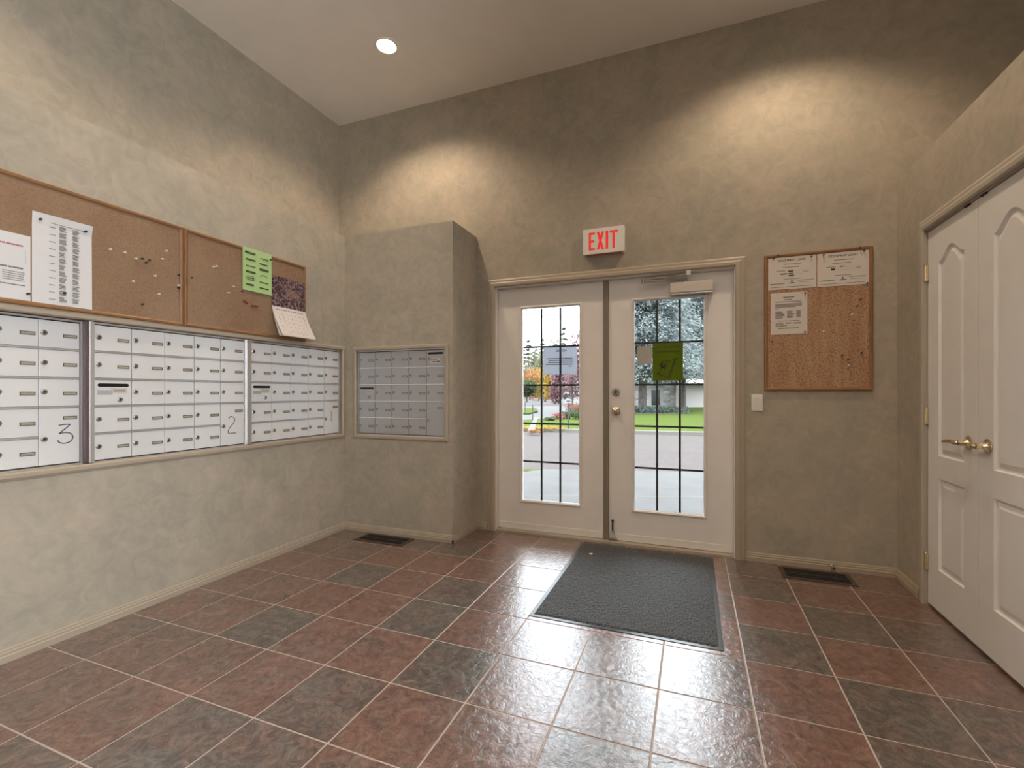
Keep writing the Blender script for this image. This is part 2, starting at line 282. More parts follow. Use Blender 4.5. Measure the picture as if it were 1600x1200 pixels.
def stonemat():
    m, t, b = newmat('field_stone'); oi = nnode(t, 'ShaderNodeObjectInfo'); pos = nnode(t, 'ShaderNodeNewGeometry')
    r = nnode(t, 'ShaderNodeValToRGB'); L(t, oi.outputs['Random'], r.inputs[0]); e = r.color_ramp.elements
    e[0].color = (.20, .19, .185, 1); e[1].color = (.44, .43, .42, 1)
    n = nnode(t, 'ShaderNodeTexNoise'); n.inputs['Scale'].default_value = 6; L(t, pos.outputs['Position'], n.inputs['Vector'])
    mu = nnode(t, 'ShaderNodeMix', data_type='RGBA', blend_type='OVERLAY'); mu.inputs['Factor'].default_value = .25; L(t, r.outputs[0], mu.inputs['A']); L(t, n.outputs['Fac'], mu.inputs['B']); L(t, mu.outputs['Result'], b.inputs['Base Color']); b.inputs['Roughness'].default_value = .9
    return m
M['stone'] = stonemat()
def matmat():
    m, t, b = newmat('charcoal_carpet'); pos = nnode(t, 'ShaderNodeNewGeometry')
    n = nnode(t, 'ShaderNodeTexNoise'); n.inputs['Scale'].default_value = 130; n.inputs['Detail'].default_value = 4; L(t, pos.outputs['Position'], n.inputs['Vector'])
    r = nnode(t, 'ShaderNodeValToRGB'); L(t, n.outputs['Fac'], r.inputs[0]); e = r.color_ramp.elements
    e[0].position = .40; e[0].color = (.006, .007, .008, 1); e[1].position = .64; e[1].color = (.115, .13, .145, 1)
    w = nnode(t, 'ShaderNodeTexWave'); w.inputs['Scale'].default_value = 22; w.inputs['Distortion'].default_value = .6; L(t, pos.outputs['Position'], w.inputs['Vector'])
    L(t, r.outputs[0], b.inputs['Base Color']); b.inputs['Roughness'].default_value = .85; b.inputs['Sheen Weight'].default_value = .25; b.inputs['Sheen Roughness'].default_value = .4
    bp = nnode(t, 'ShaderNodeBump'); bp.inputs['Strength'].default_value = .8; bp.inputs['Distance'].default_value = .004
    ad = nnode(t, 'ShaderNodeMath', operation='MULTIPLY_ADD'); ad.inputs[1].default_value = .35; L(t, w.outputs['Fac'], ad.inputs[0]); L(t, n.outputs['Fac'], ad.inputs[2])
    L(t, ad.outputs[0], bp.inputs['Height']); L(t, bp.outputs[0], b.inputs['Normal']); return m
M['carpet'] = matmat()
def photomat():
    m, t, b = newmat('leaf_litter_picture'); pos = nnode(t, 'ShaderNodeNewGeometry')
    n = nnode(t, 'ShaderNodeTexVoronoi'); n.inputs['Scale'].default_value = 62; L(t, pos.outputs['Position'], n.inputs['Vector'])
    n2 = nnode(t, 'ShaderNodeTexNoise'); n2.inputs['Scale'].default_value = 40; n2.inputs['Detail'].default_value = 5; L(t, pos.outputs['Position'], n2.inputs['Vector'])
    ad = nnode(t, 'ShaderNodeMath', operation='MULTIPLY'); L(t, n.outputs['Distance'], ad.inputs[0]); L(t, n2.outputs['Fac'], ad.inputs[1])
    r = nnode(t, 'ShaderNodeValToRGB'); L(t, ad.outputs[0], r.inputs[0]); e = r.color_ramp.elements
    e[0].position = .08; e[0].color = (.015, .008, .011, 1); e[1].position = .42; e[1].color = (.32, .22, .24, 1); k = e.new(.2); k.color = (.085, .045, .055, 1)
    L(t, r.outputs[0], b.inputs['Base Color']); b.inputs['Roughness'].default_value = .35; return m
M['photo'] = photomat(); M['fur'] = solid('animal_in_picture', (.26, .165, .15), .35, noise=.45, scale=45)
# ------------------------------------------------------------------ room dimensions (metres)
XL, XR, YB, YK, XK, HL = -1.306, 2.676, 1.312, .902, -.262, 2.494     # left wall, closet wall, door wall, block front, block side, ledge height
XUL, XUR, HC, YR = -1.741, 3.75, 3.75, -4.55
DX0, DX1, DZ = -.087, 1.750, 2.047                                  # entry opening
CY0, CY1, CZ = -.022, .928, 2.053                                   # closet opening (Y range)
MB_L = (-2.0, .866, .815, 1.520)                                    # mailbox recess in the left wall (y0,y1,z0,z1)
MB_K = (-1.180, -.330, .812, 1.512)                                 # mailbox recess in the block (x0,x1,z0,z1)
def structure(o, label, cat): return tag(o, label, cat, kind='structure')
# floor: grout bed plus one object for each tile
T = .337
fl = structure(MB().box(XUL-.3, XUR+.2, YR-.2, YB+.15, -.10, -.0014).build('floor', M['grout']), 'floor of square rust and slate tiles with pale grout', 'floor')
GREY = {(-2,-1):1, (0,-1):.85, (0,0):1, (1,1):1, (-2,1):1, (0,2):.72, (-4,2):.66, (-1,3):.8, (-1,-3):.9, (5,-3):.85, (6,-2):1, (5,-1):.95, (7,-2):.7, (6,0):1, (4,0):.8, (3,1):.7, (2,-2):.6, (4,-2):.7,
        (-3,-2):.6, (-4,-2):.55, (1,-1):.5, (2,1):.35, (-3,0):.42, (-4,3):.45, (1,0):.30, (-3,2):.42, (-4,0):.35, (-4,1):.3, (5,-2):.12, (6,-1):.15, (6,-3):.2, (7,-3):.1, (5,0):.2, (-1,1):.28, (-1,0):.18, (0,1):.22, (0,-2):.25, (-1,-1):.1, (-1,-2):.15, (-2,0):.12, (7,-1):.25, (-2,-2):.1, (0,-3):.4, (1,-3):.5, (2,0):.5, (3,0):.6, (-2,2):.42, (-1,2):.3, (-3,1):.35, (-3,-1):.3, (-4,-1):.2, (-3,3):.4, (-2,3):.25, (1,2):.2}
tile_cache = {}
g = .003
for j in range(-4, 14):
    for i in range(-4, 8):
        x0, x1 = i*T+g, (i+1)*T-g; y0, y1 = -(j+1)*T+g, -j*T-g
        x0 = max(x0, XL); x1 = min(x1, XR+(.02 if CY0 < (y0+y1)/2 < CY1 else 0)); y1 = min(y1, YB-.001); y0 = max(y0, YR)
        lcut = False
        if y1 > YK and x0 < XK:                                     # tiles cut round the wall block
            if x1 <= XK: y1 = YK
            elif y0 >= YK: x0 = XK
            else: lcut = True
        if x1-x0 < .01 or y1-y0 < .01: continue
        cx_, cy_ = (x0+x1)/2, (y0+y1)/2
        if lcut:
            me = MB().prism([(x0-cx_, y0-cy_, -.006), (x1-cx_, y0-cy_, -.006), (x1-cx_, y1-cy_, -.006), (XK-cx_, y1-cy_, -.006), (XK-cx_, YK-cy_, -.006), (x0-cx_, YK-cy_, -.006)], (0, 0, .006)).mesh('tile', bevel=.0014)
        else:
            key = (round(x1-x0, 4), round(y1-y0, 4))
            if key not in tile_cache:
                a, b = key; tile_cache[key] = MB().box(-a/2, a/2, -b/2, b/2, -.006, 0).mesh('tile', bevel=.0014)
            me = tile_cache[key]
        o = rep('tile', me, fl, (cx_, cy_, 0), M['tile'])
        gv = GREY.get((i, j)); gv = gv if gv is not None else rnd.choice((.1, .2, .3, .4, .75, .9))
        o.color = (gv, gv, gv, 1)
# walls
def wallobj(name, boxes, label, mat=None):
    m = MB()
    for b in boxes: m.box(*b)
    return structure(m.build(name, mat or M['wall'], recalc=False), label, 'wall')
wallobj('wall_back', [(XUL-.12, DX0, YB, YB+.15, 0, HC), (DX1, XUR+.12, YB, YB+.15, 0, HC), (DX0, DX1, YB, YB+.15, DZ, HC)], 'tall mottled taupe wall around the white double doors')
y0, y1, z0, z1 = MB_L
wallobj('wall_left', [(XUL-.12, XL, YR, YB, 0, z0), (XUL-.12, XL, YR, YB, z1, HL), (XUL-.12, XL, y1, YB, z0, z1), (XUL-.12, XL, YR, y0, z0, z1), (XUL-.12, XL-.09, y0, y1, z0, z1)], 'mottled taupe wall holding the long row of mailboxes')
x0, x1, z0, z1 = MB_K
wallobj('wall_corner', [(XL, XK, YK, YB, 0, z0), (XL, XK, YK, YB, z1, HL), (XL, x0, YK, YB, z0, z1), (x1, XK, YK, YB, z0, z1), (x0, x1, YK+.09, YB, z0, z1)], 'projecting taupe wall block with the small mailbox panel')
wallobj('wall_upper_left', [(XUL-.12, XUL, YR, YB, HL, HC)], 'set back upper left wall above the mailbox ledge')
YS = -1.55                                                          # the closet block ends here; further back the side wall is an outside wall with an added tall window
wallobj('wall_right', [(XR, XR+.11, YS, CY0, 0, HL), (XR, XR+.11, CY1, YB, 0, HL), (XR, XR+.11, CY0, CY1, CZ, HL), (XR+.11, XUR+.12, YS, YB, HL-.1, HL), (XR+.7, XR+.8, YS, YB, 0, HL-.1), (XR+.11, XR+.8, YS-.0, YS+.1, 0, HL-.1)], 'taupe closet wall with the pair of white panel doors')
wallobj('wall_upper_right', [(XUR, XUR+.12, YS, YB, HL, HC), (XR, XUR+.12, YS-.1, YS, HL, HC)], 'upper right wall set back over the closet')
wallobj('wall_rear', [(XUL-.12, XUR+.12, YR-.12, YR, 0, HC)], 'rear lobby wall behind the viewer')
WY0, WY1, WZ0, WZ1 = -4.45, -1.62, .06, 3.62
wallobj('wall_side', [(XR, XR+.12, YR, WY0, 0, HC), (XR, XR+.12, WY1, YS, 0, HC), (XR, XR+.12, WY0, WY1, 0, WZ0), (XR, XR+.12, WY0, WY1, WZ1, HC)], 'outside wall with the added tall side window behind the viewer')
w1 = empty('fill_window_1', (XR+.06, (WY0+WY1)/2, WZ0), 'added tall four light side window behind the viewer', 'window', kind='structure')  # window added out of view so cool sky light fills the room
wm = MB()
for b in ((WY0, WY0+.05, WZ0, WZ1), (WY1-.05, WY1, WZ0, WZ1), (WY0, WY1, WZ0, WZ0+.05), (WY0, WY1, WZ1-.05, WZ1)): wm.box(XR+.03, XR+.09, b[0], b[1], b[2], b[3])
wm.build('frame', M['white'], w1)
MB().box(XR+.035, XR+.085, -3.03, -2.97, WZ0, WZ1).build('mullion', M['white'], w1); MB().box(XR+.035, XR+.085, WY0, WY1, 1.70, 1.75).build('transom', M['white'], w1)
for a, b in ((WY0+.05, -3.03), (-2.97, WY1-.05)):
    for c, d in ((WZ0+.05, 1.70), (1.75, WZ1-.05)): MB().box(XR+.058, XR+.062, a, b, c, d).build('pane', M['glass'], w1)
# ceiling with round holes for the recessed lamps
LAMPS = [(-.667, .624), (2.02, .624), (-.667, -1.35), (2.02, -1.35), (.7, -3.2)]  # the last three, behind the viewer, are added for fill
LR = .074
def holed_plane(outer, holes, z):
    bm = bmesh.new(); es = []
    def loop(pts):
        vs = [bm.verts.new((p[0], p[1], z)) for p in pts]
        for a in range(len(vs)): es.append(bm.edges.new((vs[a], vs[(a+1) % len(vs)])))
    loop(outer)
    for h in holes: loop(h)
    bmesh.ops.triangle_fill(bm, use_beauty=True, use_dissolve=False, edges=es, normal=(0, 0, -1))
    return bm
circ = [[(lx+LR*math.cos(k*math.pi/16), ly+LR*math.sin(k*math.pi/16)) for k in range(32)] for lx, ly in LAMPS]
bm = holed_plane([(XUL-.12, YR-.12), (XUR+.12, YR-.12), (XUR+.12, YB+.15), (XUL-.12, YB+.15)], circ, HC)
me = bpy.data.meshes.new('ceiling'); bm.to_mesh(me); bm.free()
structure(link('ceiling', me, M['ceil']), 'flat pale warm ceiling with recessed lamps', 'ceiling')
structure(MB().box(XUL-.3, XUR+.3, YR-.3, YB+.15, HC+.30, HC+.36).build('ceiling', M['ceil']), 'roof deck above the lobby ceiling', 'ceiling')
for lx, ly in LAMPS:
    nm = {0: 'lit recessed ceiling lamp near the mailbox corner', 1: 'lit recessed ceiling lamp nearest the closet', 2: 'added recessed fill lamp above the mailboxes behind the viewer', 3: 'added recessed fill lamp by the closet behind the viewer', 4: 'added recessed fill lamp at the rear of the lobby'}[LAMPS.index((lx, ly))]
    r = empty('ceiling_lamp', (lx, ly, HC), nm, 'lamp', 'recessed ceiling lamps')
    MB().lathe((lx, ly, HC-.006), (0, 0, 1), [(.006, LR+.018), (0, LR+.016), (-.001, LR+.004), (.004, LR-.004), (.02, LR-.006), (.09, LR-.012)], 32).build('trim_ring', M['ring'], r, smooth=True, recalc=False)
    MB().lathe((lx, ly, HC+.018), (0, 0, 1), [(0, .0), (.003, .03), (.012, .048), (.05, .056), (.07, .06)], 24).build('bulb', M['bulb'], r, smooth=True, recalc=False)
    ld = bpy.data.lights.new('lamp_light', 'SPOT'); ld.energy = LAMP_W; ld.color = LAMP_C; ld.spot_size = math.radians(132); ld.spot_blend = .6; ld.shadow_soft_size = .05
    lo = bpy.data.objects.new('lamp_light', ld); COL.objects.link(lo); lo.parent = r; lo.location = (0, 0, -.02)
pd = empty('fill_pendant', (2.1, -3.4, HC), 'added white globe pendant as fill light behind the viewer', 'lamp')  # fill light added out of view, shaped as a globe pendant
MB().lathe((2.1, -3.4, HC), (0, 0, -1), [(0, .06), (.02, .055), (.03, .01), (.75, .008)], 20).build('stem', M['nickel'], pd, recalc=False)
MB().lathe((2.1, -3.4, 3.0), (0, 0, -1), [(.14*(1-math.cos(a)), max(.001, .14*math.sin(a))) for a in [k*math.pi/14 for k in range(15)]], 24).build('globe', emis('fill_globe_glow', (1.0, .92, .80), 2.0), pd, smooth=True, recalc=False)
ld = bpy.data.lights.new('fill_pendant_light', 'POINT'); ld.energy = FILL_W; ld.color = (1.0, .95, .88); ld.shadow_soft_size = .16
lo = bpy.data.objects.new('fill_pendant_light', ld); COL.objects.link(lo); lo.parent = pd; lo.location = (0, 0, -1.2)
# baseboards: stepped profile
BP = [(0, 0), (.013, 0), (.013, .028), (.010, .032), (.010, .043), (.007, .047), (.007, .054), (.004, .060), (0, .060)]
def baseboard(name, p0, p1, nrm, label):
    p0, p1, n = Vector((*p0, 0)), Vector((*p1, 0)), Vector((*nrm, 0))
    m = MB().prism([p0+n*a+Vector((0, 0, b)) for a, b in BP], p1-p0)
    return structure(m.build(name, M['trim']), label, 'baseboard')
baseboard('baseboard_left', (XL, YR), (XL, YK), (1, 0), 'stepped taupe baseboard under the long mailbox wall')
baseboard('baseboard_corner', (XL, YK), (XK+.013, YK), (0, -1), 'short baseboard along the front of the wall block')
baseboard('baseboard_block', (XK, YK-.013), (XK, YB), (1, 0), 'short baseboard on the side of the wall block')
baseboard('baseboard_back', (1.825, YB), (XR, YB), (0, -1), 'baseboard below the framed cork board')
baseboard('baseboard_jamb', (XK, YB), (-.157, YB), (0, -1), 'tiny baseboard between wall block and door casing')
baseboard('baseboard_right', (XR, YB), (XR, CY1+.075), (-1, 0), 'short baseboard between corner and closet casing')
baseboard('baseboard_rear', (XR, CY0-.075), (XR, YS), (-1, 0), 'baseboard beyond the closet doors')
# ------------------------------------------------------------------ entry doors
fr = empty('trim_1', (.83, YB, 0), 'taupe moulded casing and jambs round the double doors', 'door frame', kind='structure')
CW = .066
def casing(poly_fn, name, par, mat):
    poly_fn().build(name, mat, par)
CPROF = [(0, 0), (0, .012), (.010, .017), (.030, .017), (.040, .012), (.056, .011), (CW, .006), (CW, 0)]   # (away from opening, proud)
def cas_v(x, sgn, ztop):
    m = MB(); pts = [Vector((x+sgn*a, YB-b, 0)) for a, b in CPROF]
    n = len(pts); top = [Vector((p.x, p.y, ztop+a)) for p, (a, b) in zip(pts, CPROF)]
    return m.add(pts+top, [tuple(range(n)), tuple(range(n, 2*n))]+[(i, (i+1) % n, n+(i+1) % n, n+i) for i in range(n)])
cas_v(DX0, -1, DZ).build('casing', M['casing'], fr); cas_v(DX1, 1, DZ).build('casing', M['casing'], fr)
m = MB(); a_ = [Vector((DX0-a, YB-b, DZ+a)) for a, b in CPROF]; b_ = [Vector((DX1+a, YB-b, DZ+a)) for a, b in CPROF]; n = len(a_)
m.add(a_+b_, [tuple(range(n)), tuple(range(n, 2*n))]+[(i, (i+1) % n, n+(i+1) % n, n+i) for i in range(n)]); m.build('casing', M['casing'], fr)
DF = YB+.055                                                       # inside face of the leaves
MB().box(DX0-.02, DX0+.006, YB+.001, YB+.15, 0, DZ).build('jamb', M['door'], fr); MB().box(DX1-.006, DX1+.02, YB+.001, YB+.15, 0, DZ).build('jamb', M['door'], fr)
MB().box(DX0-.02, DX1+.02, YB+.001, YB+.15, DZ-.006, DZ+.02).build('head_jamb', M['door'], fr)
MB().box(DX0+.006, DX1-.006, YB+.004, YB+.15, -.004, .014).build('threshold', M['trim'], fr, bevel=.003)
def entry_leaf(name, x0, x1, lx0, lx1, label):
    z0, z1 = .020, DZ-.010; lz0, lz1 = .247, 1.883
    r = empty(name, ((x0+x1)/2, DF, z0), label, 'door', kind='structure')
    m = MB(); t = .044
    for b in ((x0, lx0+.012, z0, z1), (lx1-.012, x1, z0, z1), (lx0+.012, lx1-.012, z0, lz0+.012), (lx0+.012, lx1-.012, lz1-.012, z1)): m.box(b[0], b[1], DF, DF+t, b[2], b[3])
    m.build('leaf', M['door'], r)
    fw = .024                                                      # moulded frame that holds the glass: 4 mitred rails
    P = [(0, 0), (.003, .008), (.010, .011), (.018, .007), (fw, -.004)]
    cs = [(lx0, lz0, 1, 1), (lx1, lz0, -1, 1), (lx1, lz1, -1, -1), (lx0, lz1, 1, -1)]
    for k in range(4):
        A, B = cs[k], cs[(k+1) % 4]
        va = [Vector((A[0]+A[2]*a, DF-b, A[1]+A[3]*a)) for a, b in P]; vb = [Vector((B[0]+B[2]*a, DF-b, B[1]+B[3]*a)) for a, b in P]; q = len(P)
        MB().add(va+vb, [(i, i+1, q+i+1, q+i) for i in range(q-1)]).build('glazing_bead', M['door'], r)
    gx0, gx1, gz0, gz1 = lx0+fw, lx1-fw, lz0+fw, lz1-fw
    cw, rh = (gx1-gx0)/3, (gz1-gz0)/5; bw = .0075
    vb = MB().box(-bw, bw, -.004, .004, -(gz1-gz0)/2, (gz1-gz0)/2).mesh('grille_bar'); hb = MB().box(-(gx1-gx0)/2, (gx1-gx0)/2, -.0036, .0036, -bw, bw).mesh('grille_bar')
    for k in (1, 2): rep('grille_bar', vb, r, (gx0+cw*k, DF+.022, (gz0+gz1)/2), M['bronze'])
    for k in (1, 2, 3, 4): rep('grille_bar', hb, r, ((gx0+gx1)/2, DF+.022, gz0+rh*k), M['bronze'])
    pm = MB().box(-cw/2, cw/2, -.0015, .0015, -rh/2, rh/2).mesh('pane')
    for k in range(15): rep('pane', pm, r, (gx0+cw*(k % 3+.5), DF+.014, gz0+rh*(k//3+.5)), M['glass'])
    for k in range(5):
        sx = x0+.06+(x1-x0-.12)*k/4; MB().lathe((sx, DF, z0+.035), (0, -1, 0), [(0, .004), (.001, .0035), (.0015, 0)], 8).build('screw', M['steel'], r, recalc=False)
    m = MB().box(x0+.01, x1-.01, DF-.004, DF, z0, z0+.05); m.build('sweep', M['door'], r)
    return r
dl = entry_leaf('door_1', -.079, .819, .116, .646, 'left leaf of the white double doors with a paper notice')
dr = entry_leaf('door_2', .859, 1.742, 1.032, 1.571, 'right leaf of the white double doors with door closer')
MB().box(.815, .837, DF-.006, DF+.044, .02, DZ-.01).box(.837, .8585, DF-.013, DF+.044, .02, DZ-.01).build('astragal', M['astragal'], dl, bevel=.002)
# knob and deadbolt on the right leaf
kx = .915
b_ = MB().lathe((kx, DF, 1.168), (0, -1, 0), [(0, .031), (.008, .031), (.013, .027), (.014, .022), (.010, .020), (.010, .010)], 28).build('deadbolt', M['nickel'], dr, smooth=True, recalc=False)
MB().box(kx-.005, kx+.005, DF-.030, DF-.008, 1.155, 1.181).build('thumb_turn', M['steel'], b_, bevel=.002)
k_ = MB().lathe((kx, DF, 1.020), (0, -1, 0), [(0, .033), (.005, .033), (.009, .026), (.010, .012), (.028, .011), (.034, .020), (.044, .0275), (.056, .0265), (.063, .019), (.066, .008), (.064, .0)], 28).build('door_knob', M['brass'], dr, smooth=True, recalc=False)
MB().lathe((kx, DF-.064, 1.020), (0, -1, 0), [(0, .008), (.004, .007), (.004, 0)], 14).build('knob_button', M['steel'], k_, recalc=False)
# foot bolt at the bottom of the right leaf
fb = MB().tube([(.890, DF-.012, .165), (.890, DF-.012, .085)], .006, 10).box(.884, .896, DF-.012, DF, .150, .160).box(.884, .896, DF-.012, DF, .105, .115).lathe((.890, DF-.012, .163), (0, 0, 1), [(0, .006), (.004, .010), (.012, .010), (.016, 0)], 12).build('foot_bolt', M['steel'], dr, recalc=False)
MB().tube([(.890+.014*math.cos(a), DF-.016, .076+.016*math.sin(a)) for a in [k*math.pi/8+math.pi/2 for k in range(17)]], .0035, 8).build('pull_ring', M['chrome'], fb, recalc=False)
MB().box(.862, .925, DF-.020, DF-.001, .014, .036).build('strike_plate', M['nickel'], dr, bevel=.003)
# door closer
cl = MB().box(1.318, 1.608, DF-.062, DF-.001, 1.893, 1.968).build('door_closer', M['closer'], dr, bevel=.004)
MB().box(1.316, 1.610, DF-.058, DF-.002, 1.880, 1.8935).build('closer_underside', M['chrome'], cl, bevel=.003)
MB().lathe((1.425, DF-.032, 1.968), (0, 0, 1), [(0, .016), (.010, .016), (.012, .011), (.026, .011), (.026, 0)], 16).build('closer_spindle', M['nickel'], cl, recalc=False)
MB().tube([(1.425, DF-.034, 1.990), (1.128, DF-.075, 1.990)], .0085, 8).lathe((1.128, DF-.075, 1.975), (0, 0, 1), [(0, .0), (0, .013), (.034, .013), (.034, 0)], 14).build('closer_arm', M['nickel'], cl, recalc=False)
MB().tube([(1.128, DF-.075, 2.004), (1.28, DF-.062, 2.010), (1.445, YB-.010, 2.022)], .0075, 8).tube([(1.15, DF-.072, 2.005), (1.27, DF-.062, 2.010)], .010, 8).box(1.430, 1.460, YB-.018, YB+.001, 2.012, 2.046).build('closer_forearm', M['nickel'], cl, recalc=False)
# ------------------------------------------------------------------ closet doors
cf = empty('trim_2', (XR, .45, 0), 'pale moulded casing round the white closet doors', 'door frame', kind='structure')
def ccas_v(y, sgn):
    pts = [Vector((XR-b, y+sgn*a, 0)) for a, b in CPROF]; n = len(pts); top = [Vector((p.x, p.y, CZ+a)) for p, (a, b) in zip(pts, CPROF)]
    return MB().add(pts+top, [tuple(range(n)), tuple(range(n, 2*n))]+[(i, (i+1) % n, n+(i+1) % n, n+i) for i in range(n)])
M['ccas'] = solid('closet_casing_paint', (.46, .42, .35), .42, noise=.03, scale=9)
ccas_v(CY1, 1).build('casing', M['ccas'], cf); ccas_v(CY0, -1).build('casing', M['ccas'], cf)
a_ = [Vector((XR-b, CY0-a, CZ+a)) for a, b in CPROF]; b_ = [Vector((XR-b, CY1+a, CZ+a)) for a, b in CPROF]; n = len(a_)
MB().add(a_+b_, [tuple(range(n)), tuple(range(n, 2*n))]+[(i, (i+1) % n, n+(i+1) % n, n+i) for i in range(n)]).build('casing', M['ccas'], cf)
MB().box(XR+.001, XR+.11, CY0-.01, CY0+.004, 0, CZ).build('jamb', M['ccas'], cf); MB().box(XR+.001, XR+.11, CY1-.004, CY1+.01, 0, CZ).build('jamb', M['ccas'], cf); MB().box(XR+.001, XR+.11, CY0-.01, CY1+.01, CZ-.008, CZ+.01).build('head_jamb', M['ccas'], cf)
MB().box(XR+.045, XR+.11, CY0, CY1, CZ-.03, CZ-.008).build('door_stop', M['dark'], cf); MB().box(XR+.06, XR+.10, CY0, CY1, -.003, .03).build('closet_sill', M['dark'], cf)
for yy in (.53, .40): MB().box(XR-.002, XR+.03, yy-.02, yy+.02, CZ-.016, CZ-.0085).build('roller_catch', M['dark'], cf)
def arch_panel(y0, y1, z0, z1, rise):
    pts = [(y0, z0), (y1, z0)]
    if rise:
        N = 24
        for k in range(N+1):
            u = k/N; y = y1+(y0-y1)*u; s = (1-math.cos(2*math.pi*u))/2; pts.append((y, z1+rise*s**.9))
    else: pts += [(y1, z1), (y0, z1)]
    return pts
def inset(pts, d):
    n = len(pts); out = []
    for i in range(n):
        p0, p, p1 = Vector(pts[i-1]), Vector(pts[i]), Vector(pts[(i+1) % n])
        a = (p-p0).normalized(); b = (p1-p).normalized(); na = Vector((-a.y, a.x)); nb = Vector((-b.y, b.x)); q = (na+nb)
        q = q/max(.3, q.dot(na)) if q.length > 1e-6 else na
        out.append((p.x+q.x*d, p.y+q.y*d))
    return out
def panel_leaf(name, y0, y1, label):
    z0, z1 = .016, CZ-.012; xf = XR+.006; r = empty(name, (xf, (y0+y1)/2, z0), label, 'door', kind='structure')
    st = .112; w = y1-y0
    pan = [lambda d: arch_panel(y0+st+d, y1-st-d, .832+d, 1.846-d, .066), lambda d: arch_panel(y0+st+d, y1-st-d, .232+d, .712-d, 0)]; panels = [q(0) for q in pan]
    bm = bmesh.new()
    def face(pts, dep=0): return bm.faces.new([bm.verts.new((xf+dep, a, b)) for a, b in pts])
    ya, yb = y0+st, y1-st
    face([(y0, z0), (ya, z0), (ya, z1), (y0, z1)]); face([(yb, z0), (y1, z0), (y1, z1), (yb, z1)])
    face([(ya, z0), (yb, z0), (yb, .232), (ya, .232)]); face([(ya, .712), (yb, .712), (yb, .832), (ya, .832)])
    arch = panels[0][2:]
    for (a, b), (c, d) in zip(arch[:-1], arch[1:]): face([(a, b), (c, d), (c, z1), (a, z1)])
    face([(y0, z0), (y1, z0), (y1, z1), (y0, z1)], .035)
    for (a, b), (c, d) in (((y0, z0), (y1, z0)), ((y1, z0), (y1, z1)), ((y1, z1), (y0, z1)), ((y0, z1), (y0, z0))):
        bm.faces.new([bm.verts.new(q) for q in ((xf, a, b), (xf, c, d), (xf+.035, c, d), (xf+.035, a, b))])
    for pf in pan:
        p = pf(0); prev = [bm.verts.new((xf, a, b)) for a, b in p]
        for d, dep in ((.006, .009), (.014, .011), (.034, .004), (.038, .003)):
            q = pf(d); nv = [bm.verts.new((xf+dep, a, b)) for a, b in q]
            for a in range(len(nv)): bm.faces.new((prev[a], prev[(a+1) % len(nv)], nv[(a+1) % len(nv)], nv[a]))
            prev = nv
        lo_ = prev[0].co.z; n_ = len(prev)
        if n_ == 4: bm.faces.new(prev)
        else:                                                       # flat field as vertical strips under the arch
            top = prev[2:]; bot = [bm.verts.new((v.co.x, v.co.y, lo_)) for v in top]; bot[0].co = prev[1].co; bot[-1].co = prev[0].co
            for a in range(len(top)-1): bm.faces.new((top[a], top[a+1], bot[a+1], bot[a]))
    bmesh.ops.remove_doubles(bm, verts=bm.verts, dist=.0002)
    bmesh.ops.recalc_face_normals(bm, faces=bm.faces)
    me = bpy.data.meshes.new('leaf'); o = Vector(r.location)
    for vv in bm.verts: vv.co -= o
    bm.to_mesh(me); bm.free(); link('leaf', me, M['closet'], r, o)
    return r, xf
cl1, xf = panel_leaf('door_3', .4545, .921, 'closet door nearest the corner with three brass hinges')
cl2, xf = panel_leaf('door_4', -.015, .4515, 'closet door at the right edge with brass lever')
def lever(par, y, z, dirn):
    o = MB().lathe((xf, y, z), (-1, 0, 0), [(0, .033), (.004, .033), (.008, .028), (.010, .018), (.022, .014), (.030, .012), (.045, .012)], 28).build('lever_rose', M['brass'], par, smooth=True, recalc=False)
    MB().tube([(xf-.040, y, z), (xf-.052, y+dirn*.012, z), (xf-.054, y+dirn*.045, z+.002), (xf-.052, y+dirn*.085, z-.001), (xf-.050, y+dirn*.115, z-.006), (xf-.047, y+dirn*.122, z-.008)], [.011, .011, .0095, .0085, .0075, .005], 12).build('lever_handle', M['brass'], o, smooth=True, recalc=False)
lever(cl1, .523, .930, 1); lever(cl2, .376, .930, 1)
for hz in (1.82, 1.036, .238):
    MB().tube([(XR-.004, .925, hz-.044), (XR-.004, .925, hz+.044)], .006, 10).box(XR-.001, XR+.005, .912, .938, hz-.044, hz+.044).lathe((XR-.004, .925, hz+.044), (0, 0, 1), [(0, .006), (.002, .0075), (.006, .005), (.008, 0)], 10).build('hinge', M['brass'], cl1, recalc=False)
# ------------------------------------------------------------------ mailboxes
class Frame:                                                       # maps (u right, v up, w towards the room) to world
    def __init__(s, o, U, N): s.o = Vector(o); s.U = Vector(U); s.V = Vector((0, 0, 1)); s.N = Vector(N)
    def __call__(s, u, v, w=0): return s.o+s.U*u+s.V*v+s.N*w
def fbox(m, F, u0, u1, v0, v1, w0, w1):
    p = [F(u, v, w) for w in (w0, w1) for (u, v) in ((u0, v0), (u1, v0), (u1, v1), (u0, v1))]
    return m.add(p, [(0, 3, 2, 1), (4, 5, 6, 7), (0, 1, 5, 4), (1, 2, 6, 5), (2, 3, 7, 6), (3, 0, 4, 7)])
def ribbon(m, F, pts, wd, w=.0006):
    n = len(pts); lft = []; rgt = []
    for i, (u, v) in enumerate(pts):
        a = Vector(pts[max(i-1, 0)]); b = Vector(pts[min(i+1, n-1)]); t = (b-a).normalized(); q = Vector((-t.y, t.x))*wd/2
        lft.append(F(u+q.x, v+q.y, w)); rgt.append(F(u-q.x, v-q.y, w))
    return m.add(lft+rgt, [(i, i+1, n+i+1, n+i) for i in range(n-1)])
